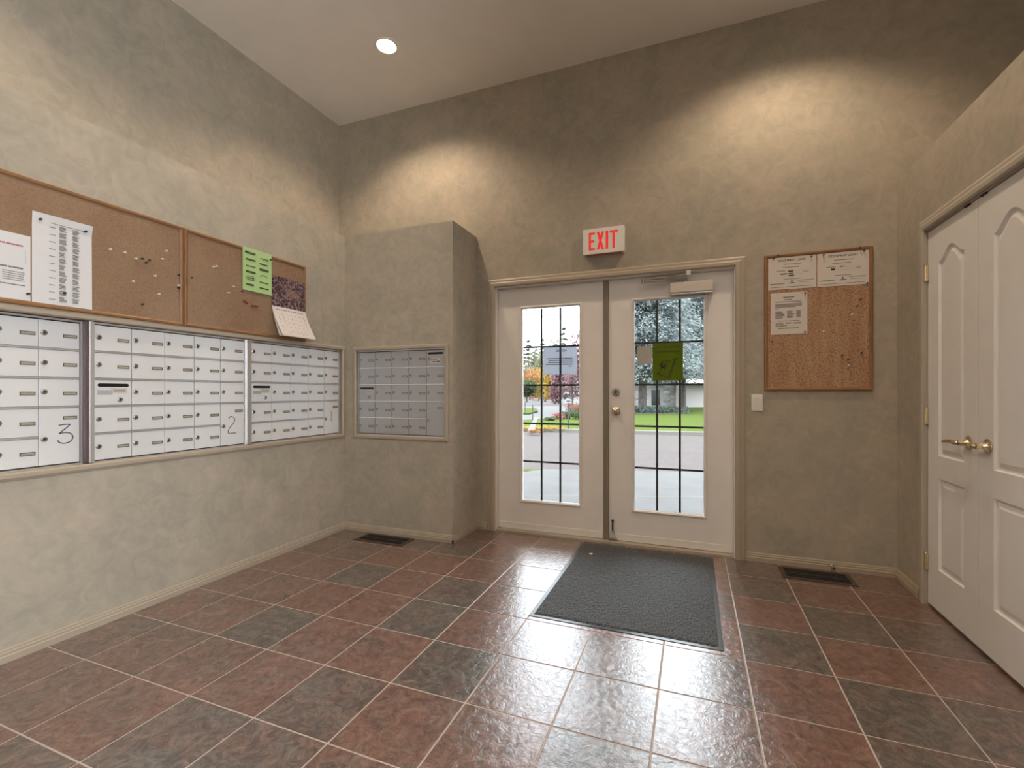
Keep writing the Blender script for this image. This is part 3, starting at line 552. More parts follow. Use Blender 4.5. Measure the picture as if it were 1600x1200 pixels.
def smooth_pts(ctrl, per=8):
    out = []; n = len(ctrl)
    for i in range(n-1):
        p0, p1, p2, p3 = [Vector(ctrl[max(0, min(n-1, i+k))]) for k in (-1, 0, 1, 2)]
        for k in range(per):
            t = k/per; out.append(tuple(.5*((2*p1)+(-p0+p2)*t+(2*p0-5*p1+4*p2-p3)*t*t+(-p0+3*p1-3*p2+p3)*t**3)))
    out.append(tuple(ctrl[-1])); return out
DIG = {'3': [smooth_pts([(.10, .95), (.45, .98), (.78, .97)], 4)+smooth_pts([(.80, .97), (.45, .73), (.12, .52)], 5)[1:]+smooth_pts([(.14, .52), (.45, .56), (.80, .50), (.95, .30), (.80, .08), (.45, .0), (.15, .06), (.05, .18)])[1:]],
       '2': [smooth_pts([(.12, .86), (.30, .98), (.60, .94), (.78, .78), (.62, .58), (.28, .38), (.05, .16), (.10, .03), (.45, .02), (.95, .02)])],
       '1': [smooth_pts([(.55, 1.0), (.54, .5), (.52, .05)], 4), [(.25, .03), (.85, .03)]]}
CWD, RHT = .162, .1372
def mailbox_unit(F, ncol, layout, digit, label, cwd=CWD, post=.0, group='mailbox panels', dm='alu'):
    """F origin: lower left corner of the door grid; layout: {(col,row): 'slot'|'tall'|None}"""
    base = F(0, 0, 0); r = empty('mailbox_panel', base, label, 'mailbox', group)
    wdt = cwd*ncol; hgt = RHT*5
    m = MB(); fbox(m, F, -.004, wdt+.004, -.006, hgt+.006, -.06, -.014); m.build('body', M['dark'], r)
    m = MB(); e = .009
    for q in ((-e, 0, -e, hgt+e), (wdt, wdt+e, -e, hgt+e)): fbox(m, F, q[0], q[1], q[2], q[3], -.03, .004)
    for q in ((-e, wdt+e, -e, 0), (-e, wdt+e, hgt, hgt+e)): fbox(m, F, q[0], q[1], q[2], q[3], -.03, .0035)
    m.build('surround', M['alu_frame'], r)
    tall = {c for c, k in layout.items() if k == 'tall'}
    for row in range(1, 5):
        m = MB(); segs = []; u = 0
        end = wdt
        if any(t == (ncol-1, row-1) for t in tall): end = wdt-cwd
        fbox(m, F, 0, end, hgt-row*RHT-.0042, hgt-row*RHT+.0042, -.012, .003); m.build('rail', M['alu_frame'], r)
    def door(c, row, rows=1, kind='door'):
        u0, u1 = c*cwd+.0018, (c+1)*cwd-.0018; v1 = hgt-row*RHT-.0055; v0 = hgt-(row+rows)*RHT+.0055
        m = MB(); fbox(m, F, u0, u1, v0, v1, -.014, 0); ctr = F((u0+u1)/2, (v0+v1)/2, 0)
        key = ('d', rows, cwd, tuple(F.N))
        if key not in dcache: dcache[key] = m.mesh('compartment_door', ctr, bevel=.0012)
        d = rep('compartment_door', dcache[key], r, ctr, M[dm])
        return d, u0, u1, v0, v1
    for c in range(ncol):
        for row in range(5):
            k = layout.get((c, row))
            if k == 'skip': continue
            if k == 'slot':
                d, u0, u1, v0, v1 = door(c, row); h = v1-v0
                m = MB(); pr = .0085; cy = v0+h*.80; pts = []
                for a in range(9): t = math.pi/2+a*math.pi/8; pts.append((u0+.012+pr+pr*math.cos(t)-pr*0, cy+pr*math.sin(t)))
                for a in range(9): t = -math.pi/2+a*math.pi/8; pts.append((u1-.012-pr+pr*math.cos(t), cy+pr*math.sin(t)))
                m.prism([F(a, b, -.001) for a, b in pts], F.N*.0022); m.build('mail_slot', M['slot'], d)
                if layout.get((c, row, 'sticker')):
                    m = MB(); fbox(m, F, u0+.035, u0+.125, v0+.022, v0+.062, 0, .0006); st_ = m.build('sticker', M['sticker'], d)
                    m = MB(); fbox(m, F, u0+.035, u0+.055, v0+.046, v0+.052, .0002, .0010); fbox(m, F, u0+.06, u0+.095, v0+.046, v0+.052, .0002, .0010); fbox(m, F, u0+.052, u0+.082, v0+.030, v0+.037, .0002, .0010); fbox(m, F, u0+.090, u0+.118, v0+.033, v0+.040, .0002, .0010); m.build('sticker_print', M['ink'], d)
                    L_ = F(u0+.022, v0+.060, 0)
                else:
                    m = MB(); fbox(m, F, u0+.012, u0+.075, v0+.052, v0+.076, 0, .0008); m.build('worn_label', M['ltgrey'], d)
                    m = MB(); fbox(m, F, u0+.068, u0+.140, v0+.060, v0+.086, 0, .0005); m.build('sticker', M['sticker'], d)
                    m = MB()
                    for q in range(2): fbox(m, F, u0+.080, u0+.130, v0+.066+q*.009, v0+.069+q*.009, .0003, .0009)
                    m.build('sticker_print', M['greyink'], d)
                    L_ = F(u0+.107, v0+.027, 0)
            else:
                rows = 2 if k == 'tall' else 1
                d, u0, u1, v0, v1 = door(c, row, rows); L_ = F(u0+.0165, (v0+v1)/2+(.004 if rows == 1 else -.01), 0)
                pu, pv = (u1-.062, (v0+v1)/2-.012) if rows == 1 else (u1-.062, v1-.055)
                key = ('p', tuple(F.N))
                if key not in dcache:
                    m = MB(); G = Frame((0, 0, 0), F.U, F.N)
                    fbox(m, G, 0, .052, 0, .0032, 0, .0022); fbox(m, G, 0, .052, .0128, .016, 0, .0022); fbox(m, G, 0, .0032, 0, .016, 0, .0022); fbox(m, G, .0488, .052, 0, .016, 0, .0022); dcache[key] = m.mesh('name_plate')
                    m = MB(); fbox(m, G, .003, .049, .003, .013, 0, .001); dcache[('c',)+key] = m.mesh('name_card')
                rep('name_plate', dcache[key], d, F(pu, pv, 0), M['plate_frame']); rep('name_card', dcache[('c',)+key], d, F(pu, pv, 0), M['plate_card'])
            key = ('l', tuple(F.N))
            if key not in dcache:
                m = MB(); m.lathe((0, 0, 0), F.N, [(0, .0125), (.003, .0122), (.005, .0095), (.0055, .0085), (.0042, .008), (.0042, .0)], 18); dcache[key] = m.mesh('lock', recalc=False)
                m = MB(); G = Frame((0, 0, 0), F.U, F.N); fbox(m, G, -.0012, .0012, -.0055, .0055, .003, .0049); fbox(m, G, -.0030, .0030, -.0018, .0025, .003, .0048); dcache[('k',)+key] = m.mesh('keyhole')
            rep('lock', dcache[key], d, L_, M['lock']); rep('keyhole', dcache[('k',)+key], d, L_, M['keyhole'])
            if k == 'tall' and digit:
                m = MB(); s = {'3': (.062, .092), '2': (.062, .112), '1': (.05, .085)}[digit]; ou, ov = {'3': (u0+.062, v0+.095), '2': (u0+.045, v0+.072), '1': (u0+.050, v0+.100)}[digit]
                for st_ in DIG[digit]: ribbon(m, F, [(ou+a*s[0], ov+b*s[1]) for a, b in st_], .0048 if digit != '1' else .0035)
                m.build('handwritten_number', M['marker'], d, recalc=False)
    return r
dcache = {}
LAY = {(0, 2): 'slot', (4, 3): 'tall', (4, 4): 'skip'}
ZB = .822
FX = XL-.012
mailbox_unit(Frame((FX, .033, ZB), (0, 1, 0), (1, 0, 0)), 5, LAY, '1', 'wall mailbox panel marked 1 next to the corner')
mailbox_unit(Frame((FX, -.828, ZB), (0, 1, 0), (1, 0, 0)), 5, LAY, '2', 'middle wall mailbox panel with a handwritten 2')
mailbox_unit(Frame((FX-.022, -1.624, ZB), (0, 1, 0), (1, 0, 0)), 5, LAY, '3', 'mailbox panel at the left edge with a handwritten 3', cwd=.150)
cw2 = .1652
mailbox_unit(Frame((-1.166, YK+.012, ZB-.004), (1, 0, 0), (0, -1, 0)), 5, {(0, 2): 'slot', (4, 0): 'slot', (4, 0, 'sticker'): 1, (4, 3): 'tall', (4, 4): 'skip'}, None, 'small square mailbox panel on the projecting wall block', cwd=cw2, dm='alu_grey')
# aluminium posts between the wall panels
for n_, (ya, yb) in enumerate(((-.853, -.838), (-.008, .023))):
    r = MB().box(XL-.05, XL+.004, ya, yb, .818, 1.518).build('trim_%d' % (3+n_), M['alu_frame'], bevel=.002)
    structure(r, ['aluminium post between mailbox panels 3 and 2', 'aluminium post between mailbox panels 2 and 1'][n_], 'trim')
structure(MB().box(XL-.06, XL-.010, -.864, -.8535, .82, 1.516).build('trim_5', solid('maroon_edge', (.13, .085, .085), .5)), 'dark maroon edge strip beside mailbox panel 3', 'trim')
# painted wooden surrounds of the mailbox recesses
def surround(name, F, w, h, bw, label, mat):
    r = empty(name, F(0, 0, 0), label, 'trim', kind='structure')
    prof = [(0, 0), (0, .008), (.006, .014), (.022, .014), (.030, .009), (bw, .006), (bw, 0)]
    cs = [(0, 0, -1, -1), (w, 0, 1, -1), (w, h, 1, 1), (0, h, -1, 1)]
    for k in range(4):
        A, B = cs[k], cs[(k+1) % 4]; q = len(prof)
        va = [F(A[0]+A[2]*a, A[1]+A[3]*a, b) for a, b in prof]; vb = [F(B[0]+B[2]*a, B[1]+B[3]*a, b) for a, b in prof]
        MB().add(va+vb, [(i, i+1, q+i+1, q+i) for i in range(q-1)]).build('moulding', mat, r)
    return r
surround('trim_6', Frame((XL, -2.0, .815), (0, 1, 0), (1, 0, 0)), 2.866, .705, .035, 'taupe wooden moulding framing the long row of mailboxes', M['trim'])
surround('trim_7', Frame((-1.180, YK, .812), (1, 0, 0), (0, -1, 0)), .850, .700, .032, 'taupe wooden moulding framing the small mailbox panel', M['trim'])
# ------------------------------------------------------------------ cork boards
def corkboard(F, w, h, label, cork, fw=.019, th=.016):
    r = empty('cork_board', F(w/2, 0, 0), label, 'notice board')
    m = MB(); fbox(m, F, fw*.6, w-fw*.6, fw*.6, h-fw*.6, 0, th*.55); m.build('cork_panel', cork, r)
    prof = [(0, 0), (0, th*.8), (.004, th), (.012, th), (fw, th*.7), (fw, th*.5)]
    cs = [(0, 0, 1, 1), (w, 0, -1, 1), (w, h, -1, -1), (0, h, 1, -1)]
    for k in range(4):
        A, B = cs[k], cs[(k+1) % 4]; q = len(prof)
        va = [F(A[0]+A[2]*a, A[1]+A[3]*a, b) for a, b in prof]; vb = [F(B[0]+B[2]*a, B[1]+B[3]*a, b) for a, b in prof]
        MB().add(va+vb, [(i, i+1, q+i+1, q+i) for i in range(q-1)]).build('frame_rail', M['oak_v'] if k in (1, 3) else M['oak'], r)
    return r
FL = Frame((XL+.002, 0, 0), (0, 1, 0), (1, 0, 0)); FB = Frame((0, YB-.002, 0), (1, 0, 0), (0, -1, 0))
def sub(F, u, v, w=0): return Frame(F(u, v, w), F.U, F.N)
corkboard(sub(FL, -1.72, 1.552), 1.300, .570, 'long framed cork board above mailbox panel 3', M['cork'])
corkboard(sub(FL, -.414, 1.552), .884, .570, 'framed cork board with green flyer and calendar', M['cork'])
corkboard(sub(FB, 1.932, 1.177), .615, .922, 'framed streaky cork board beside the entry doors', M['cork2'], .021)
TH = .0095                                                        # cork face above the wall
# ------------------------------------------------------------------ papers
def words(m, F, u0, u1, v, h, rn, w=.0009, gap=.35, dens=1.0):
    u = u0
    while u < u1-h:
        l = min(h*rn.uniform(1.5, 5.5), u1-u)
        if rn.random() < dens: fbox(m, F, u, u+l, v, v+h, w-.0004, w)
        u += l+h*gap
def text_mesh(s, size, bold=False):
    cu = bpy.data.curves.new('t', 'FONT'); cu.body = s; cu.size = size; cu.align_x = 'CENTER'
    if bold: cu.offset = size*.02
    ob = bpy.data.objects.new('t', cu); COL.objects.link(ob); dg = bpy.context.evaluated_depsgraph_get()
    me = bpy.data.meshes.new_from_object(ob.evaluated_get(dg)); bpy.data.objects.remove(ob); return me
def put_text(s, F, u, v, size, mat, par, name='lettering', w=.001, mirror=False, bold=False, sx=1.0):
    me = text_mesh(s, size, bold); base = F(u, v, w); sg = -1 if mirror else 1
    for vt in me.vertices: vt.co = F.U*(vt.co.x*sg*sx)+F.V*vt.co.y+F.N*vt.co.z
    me.materials.clear(); return link(name, me, mat, par, base)
def sheet(F, w, h, bend=.0, lift=.0001, nu=6, nv=8, fn=None):
    """thin sheet with real thickness; fn(u01,v01) gives extra lift"""
    m = MB(); t = .0004; g = []
    for lay in (0, 1):
        for j in range(nv+1):
            for i in range(nu+1):
                a, b = i/nu, j/nv; g.append(F(a*w, b*h, lift+(fn(a, b) if fn else 0)+lay*t))
    n = (nu+1)*(nv+1); fs = []
    for j in range(nv):
        for i in range(nu):
            q = j*(nu+1)+i; fs += [(q, q+nu+1, q+nu+2, q+1), (n+q, n+q+1, n+q+nu+2, n+q+nu+1)]
    rim = [i for i in range(nu+1)]+[(j+1)*(nu+1)-1 for j in range(1, nv+1)]+[nv*(nu+1)+i for i in range(nu-1, -1, -1)]+[j*(nu+1) for j in range(nv-1, 0, -1)]
    for a in range(len(rim)): b = rim[(a+1) % len(rim)]; fs.append((rim[a], b, n+b, n+rim[a]))
    return m.add(g, fs)
def paper(F, w, h, mat, label, cat='paper', name='posted_sheet', fn=None, group=None):
    r = empty(name, F(w/2, 0, 0), label, cat, group); sheet(F, w, h, fn=fn).build('sheet', mat, r, recalc=True); return r
def pin(p, N, mat, label, group):
    N = Vector(N); o = MB().lathe(p, N, [(-.002, .0012), (.004, .0012), (.004, .0045), (.006, .005), (.0075, .0035), (.013, .003), (.014, .0052), (.017, .005), (.018, 0)], 10).build('push_pin', mat, None, p, recalc=False)
    return tag(o, label, 'push pin', group)
LW = TH+.0005
# two sheets on the long left board
S = sub(FL, -1.285, 1.573, LW); pa = paper(S, .214, .288, M['paper'], 'white sheet with red heading at the left edge', group='sheets on the cork boards')
m = MB(); rn = random.Random(1)
for v in (.235,): words(m, S, .03, .19, v, .006, rn)
m.build('red_heading', M['redink'], pa)
m = MB(); words(m, S, .06, .19, .135, .007, rn)
for k in range(5): words(m, S, .125, .195, .118-k*.009, .0035, rn)
words(m, S, .03, .20, .062, .0045, rn)
for k in range(8): fbox(m, S, .197, .1985, .16+k*.008, .1655+k*.008, .0005, .0009)
m.build('printed_lines', M['greyink'], pa)
S = sub(FL, -1.066, 1.572, LW); crl = lambda a, b: .012*max(0, b-.9)*10*(.3+.7*a)+.004*a*(1-b)
pb = paper(S, .216, .408, M['paper'], 'tall white directory sheet of name columns', name='directory_sheet', fn=crl, group='sheets on the cork boards')
Sp = sub(S, 0, 0, .0052); rn = random.Random(2)
m = MB()
for col, (a, b) in enumerate(((.112, .135), (.160, .183))):
    for k in range(12):
        for q in range(4):
            l = rn.uniform(.6, 1.0); fbox(m, Sp, a-.02+(.0 if q % 2 else .001), a-.02+(b-a+.004)*l, .018+k*.0298+q*.0058, .018+k*.0298+q*.0058+.0032, .0002, .0008)
for k in range(11): words(m, Sp, .056, .078, .022+k*.033, .003, rn)
words(m, Sp, .06, .19, .372, .0025, rn)
m.build('printed_columns', M['greyink'], pb)
# green flyer with logos
S = sub(FL, -.052, 1.842, LW+.006); pg = paper(S, .218, .285, M['green'], 'green flyer with two columns of dark logos', 'flyer', 'green_flyer', fn=lambda a, b: .002*(1-b)*a, group='sheets on the cork boards')
m = MB(); Sg = sub(S, 0, 0, .0025); rn = random.Random(3)
for k in range(6):
    v = .245-k*.042
    if k == 4: ribbon(m, Sg, [(.055+.034*math.cos(a), v+.008+.013*math.sin(a)) for a in [q*math.pi/12 for q in range(25)]], .004); words(m, Sg, .032, .080, v+.004, .007, rn)
    else: words(m, Sg, .02, .092, v, (.013, .010, .006, .013, 0, .012)[k], rn, gap=.12)
    v = .236-k*.041
    if k == 3: ribbon(m, Sg, [(.125+.06*q/8, v+.012*math.sin(q*math.pi/8)) for q in range(9)], .004)
    elif k == 0: words(m, Sg, .13, .195, v, .0045, rn); words(m, Sg, .145, .19, v-.008, .003, rn)
    else: words(m, Sg, .122, .192, v, (.004, .008, .015, 0, .006, .009)[k], rn, gap=.12)
m.build('printed_logos', M['gink'], pg)
# wall calendar: picture page and lower page hanging away from the wall
S = sub(FL, .170, 1.776, LW+.002); cal = empty('wall_calendar', S(.147, 0, 0), 'wall calendar with animal picture and curling month page', 'calendar')
sheet(S, .294, .216, fn=lambda a, b: .003).build('picture_page', M['photo'], cal)
m = MB(); sil = smooth_pts([(.115, .128), (.100, .150), (.108, .166), (.124, .158), (.140, .140), (.190, .138), (.225, .118), (.238, .085), (.236, .045), (.228, .030), (.222, .060), (.200, .080), (.165, .078), (.135, .088), (.120, .105), (.115, .128)], 4)
m.prism([S(a, b, .0040) for a, b in sil[:-1]], S.N*.0006); m.build('pictured_animal', M['fur'], cal)
def lowpage(x): # hangs out from the wall towards its free edge
    return lambda a, b: x*(1-b)**1.3+.003
S2 = sub(FL, .170, 1.562, LW+.002)
for nm_, x_, mt_ in (('month_page', .105, M['pinkpaper']), ('back_page', .070, M['paper_warm'])):
    sheet(S2, .294, .214, fn=lowpage(x_)).build(nm_, mt_, cal)
m = MB(); rn = random.Random(4)
def lp(u, v): return S2(u, v, .105*(1-v/.214)**1.3+.0044)
def lquad(u0, u1, v0, v1): m.quad(lp(u0, v0), lp(u1, v0), lp(u1, v1), lp(u0, v1))
for k in range(12): lquad(.03+k*.02, .03+k*.02+.014, .190, .196)
for rr in range(5):
    for c in range(7):
        lquad(.030+c*.037, .030+c*.037+.006, .158-rr*.030, .164-rr*.030)
        if rn.random() < .55: lquad(.034+c*.037, .034+c*.037+rn.uniform(.008, .02), .146-rr*.030, .149-rr*.030)
m.build('month_print', M['greyink'], cal, recalc=False)
# three sheets on the right board
def occupant(S, w, h, label, seed, body):
    p = paper(S, w, h, M['paper_warm'], label, 'certificate', 'posted_certificate', group='sheets on the cork boards'); rn = random.Random(seed)
    put_text('OCCUPANT LOAD', S, w*.5, h-.030, .019, M['ink'], p, bold=True)
    m = MB(); words(m, S, w*.33, w*.70, h-.052, .004, rn, gap=.2); words(m, S, w*.30, w*.66, h-.073, .004, rn, gap=.2)
    words(m, S, w*.18, w*.36, h-.096, .0045, rn, gap=.2); words(m, S, w*.74, w*.84, h-.110, .0035, rn); fbox(m, S, w*.44, w*.86, h-.097, h-.0964, .0004, .0008); fbox(m, S, w*.40, w*.72, h-.115, h-.1144, .0004, .0008)
    words(m, S, w*.34, w*.68, .066, .0035, rn, gap=.2); words(m, S, w*.62, w*.95, .053, .0035, rn, gap=.2); words(m, S, w*.04, w*.34, .036, .005, rn, gap=.2); words(m, S, w*.06, w*.92, .014, .003, rn, gap=.2)
    words(m, S, w*.64, w*.88, .040, .002, rn)
    m.prism([S(w*.5+.007*math.cos(a), .050+.007*math.sin(a), .0005) for a in [k*math.pi/6 for k in range(12)]], S.N*.0004); words(m, S, w*.44, w*.57, .036, .006, rn, gap=.1)
    m.build('printed_lines', M['greyink'], p)
    m = MB()
    for (a, b, v, hh) in body: words(m, S, w*a, w*b, v, hh, rn, gap=.1)
    m.build('typed_entry', M['ink'], p)
S = sub(FB, 1.955, 1.861, LW); occupant(S, .282, .218, 'left occupant load certificate on the right cork board', 5, [(.42, .53, .115, .009), (.43, .53, .100, .007), (.26, .40, .100, .007), (.43, .55, .086, .008)])
S = sub(FB, 2.243, 1.859, LW); occupant(S, .284, .219, 'right occupant load certificate on the right cork board', 6, [(.27, .35, .104, .012), (.44, .52, .124, .004)])
S = sub(FB, 1.970, 1.557, LW); p = paper(S, .216, .281, M['paper_warm'], 'upright typed notice below the occupant load certificates', name='typed_notice', group='sheets on the cork boards'); rn = random.Random(8)
m = MB(); words(m, S, .075, .140, .246, .007, rn, gap=.15); words(m, S, .082, .132, .230, .006, rn, gap=.15)
for v in (.217, .202, .195, .188, .181): words(m, S, .028, .185 if v != .181 else .15, v, .0045, rn, gap=.15)
words(m, S, .028, .05, .170, .004, rn)
for k in range(7):
    words(m, S, .028, .028+rn.uniform(.03, .06), .152-k*.0072, .0048, rn, gap=.1); words(m, S, .098, .098+rn.uniform(.022, .045), .153-k*.0072, .0048, rn, gap=.1); fbox(m, S, .152, .177, .153-k*.0072, .1578-k*.0072, .0004, .0008)
words(m, S, .045, .170, .088, .004, rn); words(m, S, .03, .075, .069, .006, rn); words(m, S, .088, .122, .072, .007, rn); words(m, S, .138, .18, .070, .008, rn); words(m, S, .03, .10, .055, .006, rn); words(m, S, .045, .168, .038, .0055, rn, gap=.1)
m.build('printed_lines', M['greyink'], p)
# push pins
G1 = 'pins on the left cork boards'; G2 = 'pins on the right cork board'
for u, v, mt_, lb in ((-1.043, 1.948, 'pin', 'dark pin at the upper left of the directory sheet'), (-.880, 1.946, 'pin', 'dark pin at the upper right of the directory sheet'), (-.958, 1.632, 'pin', 'dark pin low on the directory sheet'), (-1.083, 1.603, 'pin', 'dark pin low on the red-headed sheet'), (-.035, 2.095, 'gink', 'dark green pin at the upper left of the green flyer'), (.155, 2.090, 'gink', 'dark green pin at the upper right of the green flyer')):
    pin(FL(u, v, LW+.002), FL.N, M[mt_], lb, G1)
c_ = lambda x, y: (x*.25, 260+y*.25)
def onleft(px, py):
    r = (px-CXP)/FPX; u = -(py-CYP)/FPX; d = Vector((math.cos(YAW)*r-math.sin(YAW), math.sin(YAW)*r+math.cos(YAW), u)); t = (XL+TH-CAM.x)/d.x; q = CAM+d*t; return q.y, q.z
for x, y, mt_, lb in ((680, 520, 'wpin', 'leftmost white pin in the long left cork board'), (770, 540, 'wpin', 'second white pin from the directory sheet'), (840, 578, 'wpin', 'white pin touching the cluster of dark pins'), (880, 578, 'pin', 'left pin of the dark cluster on the long board'), (925, 588, 'pin', 'right pin of the dark cluster on the long board'), (905, 602, 'pin', 'bottom pin of the dark cluster on the long board'), (1030, 530, 'wpin', 'white pin highest at the right of the long board'), (1005, 580, 'wpin', 'white pin right of the dark cluster'), (960, 685, 'wpin', 'white pin below and right of the dark cluster'), (823, 720, 'wpin', 'white pin below and left of the dark cluster'), (985, 800, 'wpin', 'lowest white pin on the long left cork board'), (882, 862, 'pin', 'lowest dark pin on the long left cork board'), (1108, 745, 'wpin', 'white pin close to the frame between the left boards'), (1108, 680, 'pin', 'dark pin above the white one at the board divider'), (1108, 760, 'pin', 'dark pin under the white one at the board divider'), (1190, 697, 'pin', 'dark pin at the left side of the calendar board'), (1325, 628, 'wpin', 'left of two close white pins on the calendar board'), (1345, 625, 'wpin', 'right of two close white pins on the calendar board'), (1450, 752, 'wpin', 'white pin between the pin pair and the green flyer'), (1505, 780, 'rpin', 'small red pin left of the green flyer'), (1420, 790, 'wpin', 'lowest white pin on the calendar board')):
    u, v = onleft(*c_(x, y)); pin(FL(u, v, TH), FL.N, M[mt_], lb, G1)
def onback(px, py):
    r = (px-CXP)/FPX; u = -(py-CYP)/FPX; d = Vector((math.cos(YAW)*r-math.sin(YAW), math.sin(YAW)*r+math.cos(YAW), u)); t = (YB-TH-CAM.y)/d.y; q = CAM+d*t; return q.x, q.z
for x, y, mt_, lb in ((735, 395, 'pin', 'upper of two dark pins under the right certificate'), (713, 435, 'pin', 'lower of two dark pins under the right certificate'), (680, 487, 'wpin', 'highest white pin in the right cork board'), (503, 593, 'wpin', 'white pin right of the typed notice'), (183, 657, 'pin', 'dark pin below the typed notice'), (742, 725, 'pin', 'dark pin lowest at the right of the streaky board'), (620, 742, 'pin', 'dark pin left of the small red pin'), (657, 767, 'rpin', 'small red pin in the right cork board'), (662, 803, 'wpin', 'white pin under the small red pin'), (222, 118, 'pin', 'dark pin in the top rail above the left certificate'), (730, 72, 'pin', 'dark pin in the top rail above the right certificate'), (195, 140, 'pin', 'dark pin at upper left of the left certificate'), (505, 116, 'pin', 'dark pin at upper left of the right certificate'), (757, 90, 'pin', 'dark pin at upper right of the right certificate'), (776, 292, 'pin', 'dark pin at lower right of the right certificate'), (388, 596, 'pin', 'dark pin at lower right of the typed notice'), (390, 353, 'pin', 'dark pin at upper right of the typed notice'), (428, 126, 'pin', 'dark pin at upper right of the left certificate')):
    u, v = onback(1160+x*.25, 370+y*.25); pin(FB(u, v, TH+.001), FB.N, M[mt_], lb, G2)
# red staple-like paper scraps left of the calendar
for k, (x, y, l, a) in enumerate(((388, 417, .035, -.35), (432, 437, .050, .05))):
    u, v = onleft(260+x*.3167, 340+y*.3167); q = sub(FL, u, v, TH); m = MB(); ribbon(m, q, [(-l/2*math.cos(a), -l/2*math.sin(a)), (l/2*math.cos(a), l/2*math.sin(a))], .010, .002); m2 = MB().prism([Vector(z) for z in (m.v[0], m.v[1], m.v[3], m.v[2])], FL.N*.004)
    tag(m2.build('torn_scrap', M['rpin'], None, q.o), ['dark red torn scrap under the green flyer, upper', 'dark red torn scrap under the green flyer, lower'][k], 'scrap', 'torn scraps on the cork')
# ------------------------------------------------------------------ papers on the glass
GY = DF+.0285                                                      # outer side of the glass
FG = Frame((0, GY, 0), (1, 0, 0), (0, -1, 0))
S = sub(FG, .313, 1.312); p = paper(S, .283, .222, M['notice'], 'pale notice taped outside the left door glass', 'notice', 'glass_notice'); rn = random.Random(11)
put_text('NOTICE', S, .155, .185, .024, M['ink'], p, mirror=True, bold=True, w=.0016)
m = MB()
for k, (a, b) in enumerate(((.03, .25), (.045, .25), (.04, .25), (.02, .25), (.215, .25))): words(m, S, a, b, .128-k*.0165, .0065, rn, gap=.2, w=.0014)
m.build('reversed_print', M['greyink'], p)
FGI = Frame((0, DF+.0122, 0), (1, 0, 0), (0, -1, 0))                 # room side of the glass
S = sub(FGI, 1.188, 1.255); p = paper(S, .218, .280, M['lime'], 'lime green sheet with a hand drawn picture on the right glass', 'notice', 'green_sheet'); rn = random.Random(12)
m = MB()
for v in (.247, .212): words(m, S, .018, .200, v, .007, rn, gap=.4, w=.0014)
m.build('faded_heading', M['gink'], p)
m = MB(); D = lambda *q: ribbon(m, S, [(a*.218, b*.280) for a, b in q], .0042, .0014)
D((.18, .18), (.50, .07), (.55, .04), (.76, .57), (.80, .60)); D((.20, .16), (.30, .36), (.33, .52)); D((.33, .52), (.56, .52), (.80, .60)); D((.52, .10), (.74, .56)); D((.22, .43), (.42, .29), (.50, .43), (.28, .47), (.22, .43)); D((.28, .42), (.44, .33)); D((.26, .40), (.42, .30)); D((.12, .20), (.20, .20)); D((.36, .20), (.41, .20)); D((.84, .56), (.78, .60))
m.prism([S(a*.218, b*.280, .0010) for a, b in ((.25, .41), (.40, .33), (.46, .42), (.42, .44), (.36, .39), (.29, .45))], S.N*.0008); m.build('ink_drawing', M['ink'], p, recalc=False)
S = sub(FGI, 1.074, 1.380); p = paper(S, .110, .135, M['card'], 'small grey card beside the lime green sheet', 'card', 'glass_card')
m = MB(); fbox(m, S, .022, .042, .058, .064, .0009, .0015); fbox(m, S, .045, .060, .028, .033, .0009, .0015); m.build('card_spots', M['sticker'], p)  # two small pale spots on the card
# ------------------------------------------------------------------ exit sign
ex = empty('exit_sign', (.835, YB-.025, 2.225), 'lit red and white EXIT sign above the doors', 'sign')
MB().box(.678, .992, YB-.052, YB-.001, 2.225, 2.420).build('housing', M['sign'], ex, bevel=.004)
FE = Frame((.678, YB-.0522, 2.225), (1, 0, 0), (0, -1, 0))
def letter(polys):
    m = MB()
    for pl_ in polys: m.prism([FE(a, b, -.0008) for a, b in pl_], FE.N*.0014)
    m.build('letter', M['exitred'], ex)
def rc(a, b, c, d): return [(a, c), (b, c), (b, d), (a, d)]
v0, v1, s_ = .030, .166, .017
letter([rc(.046, .046+s_, v0, v1), rc(.046+s_, .094, v1-s_, v1), rc(.046+s_, .088, .089, .089+s_), rc(.046+s_, .094, v0, v0+s_)])
letter([[(.108, v0), (.127, v0), (.163, v1), (.144, v1)], [(.108, v1), (.127, v1), (.163, v0), (.144, v0)]])
letter([rc(.176, .195, v0, v1)])
letter([rc(.206, .266, v1-s_, v1), rc(.227, .245, v0, v1-s_)])
MB().box(.70, .97, YB-.045, YB-.010, 2.2235, 2.2252).build('downlight_lens', solid('red_lens', (.55, .12, .10), .3), ex)
# light switch
sw = empty('light_switch', (1.888, YB, 1.095), 'white rocker light switch right of the doors', 'light switch')
MB().box(1.853, 1.923, YB-.006, YB-.0005, 1.038, 1.152).build('cover_plate', M['white'], sw, bevel=.002)
MB().add([(1.872, YB-.006, 1.063), (1.904, YB-.006, 1.063), (1.904, YB-.006, 1.127), (1.872, YB-.006, 1.127), (1.872, YB-.008, 1.063), (1.904, YB-.008, 1.063), (1.904, YB-.0135, 1.127), (1.872, YB-.0135, 1.127)], [(4, 5, 6, 7), (0, 1, 5, 4), (1, 2, 6, 5), (2, 3, 7, 6), (3, 0, 4, 7)]).build('rocker', M['white'], sw)
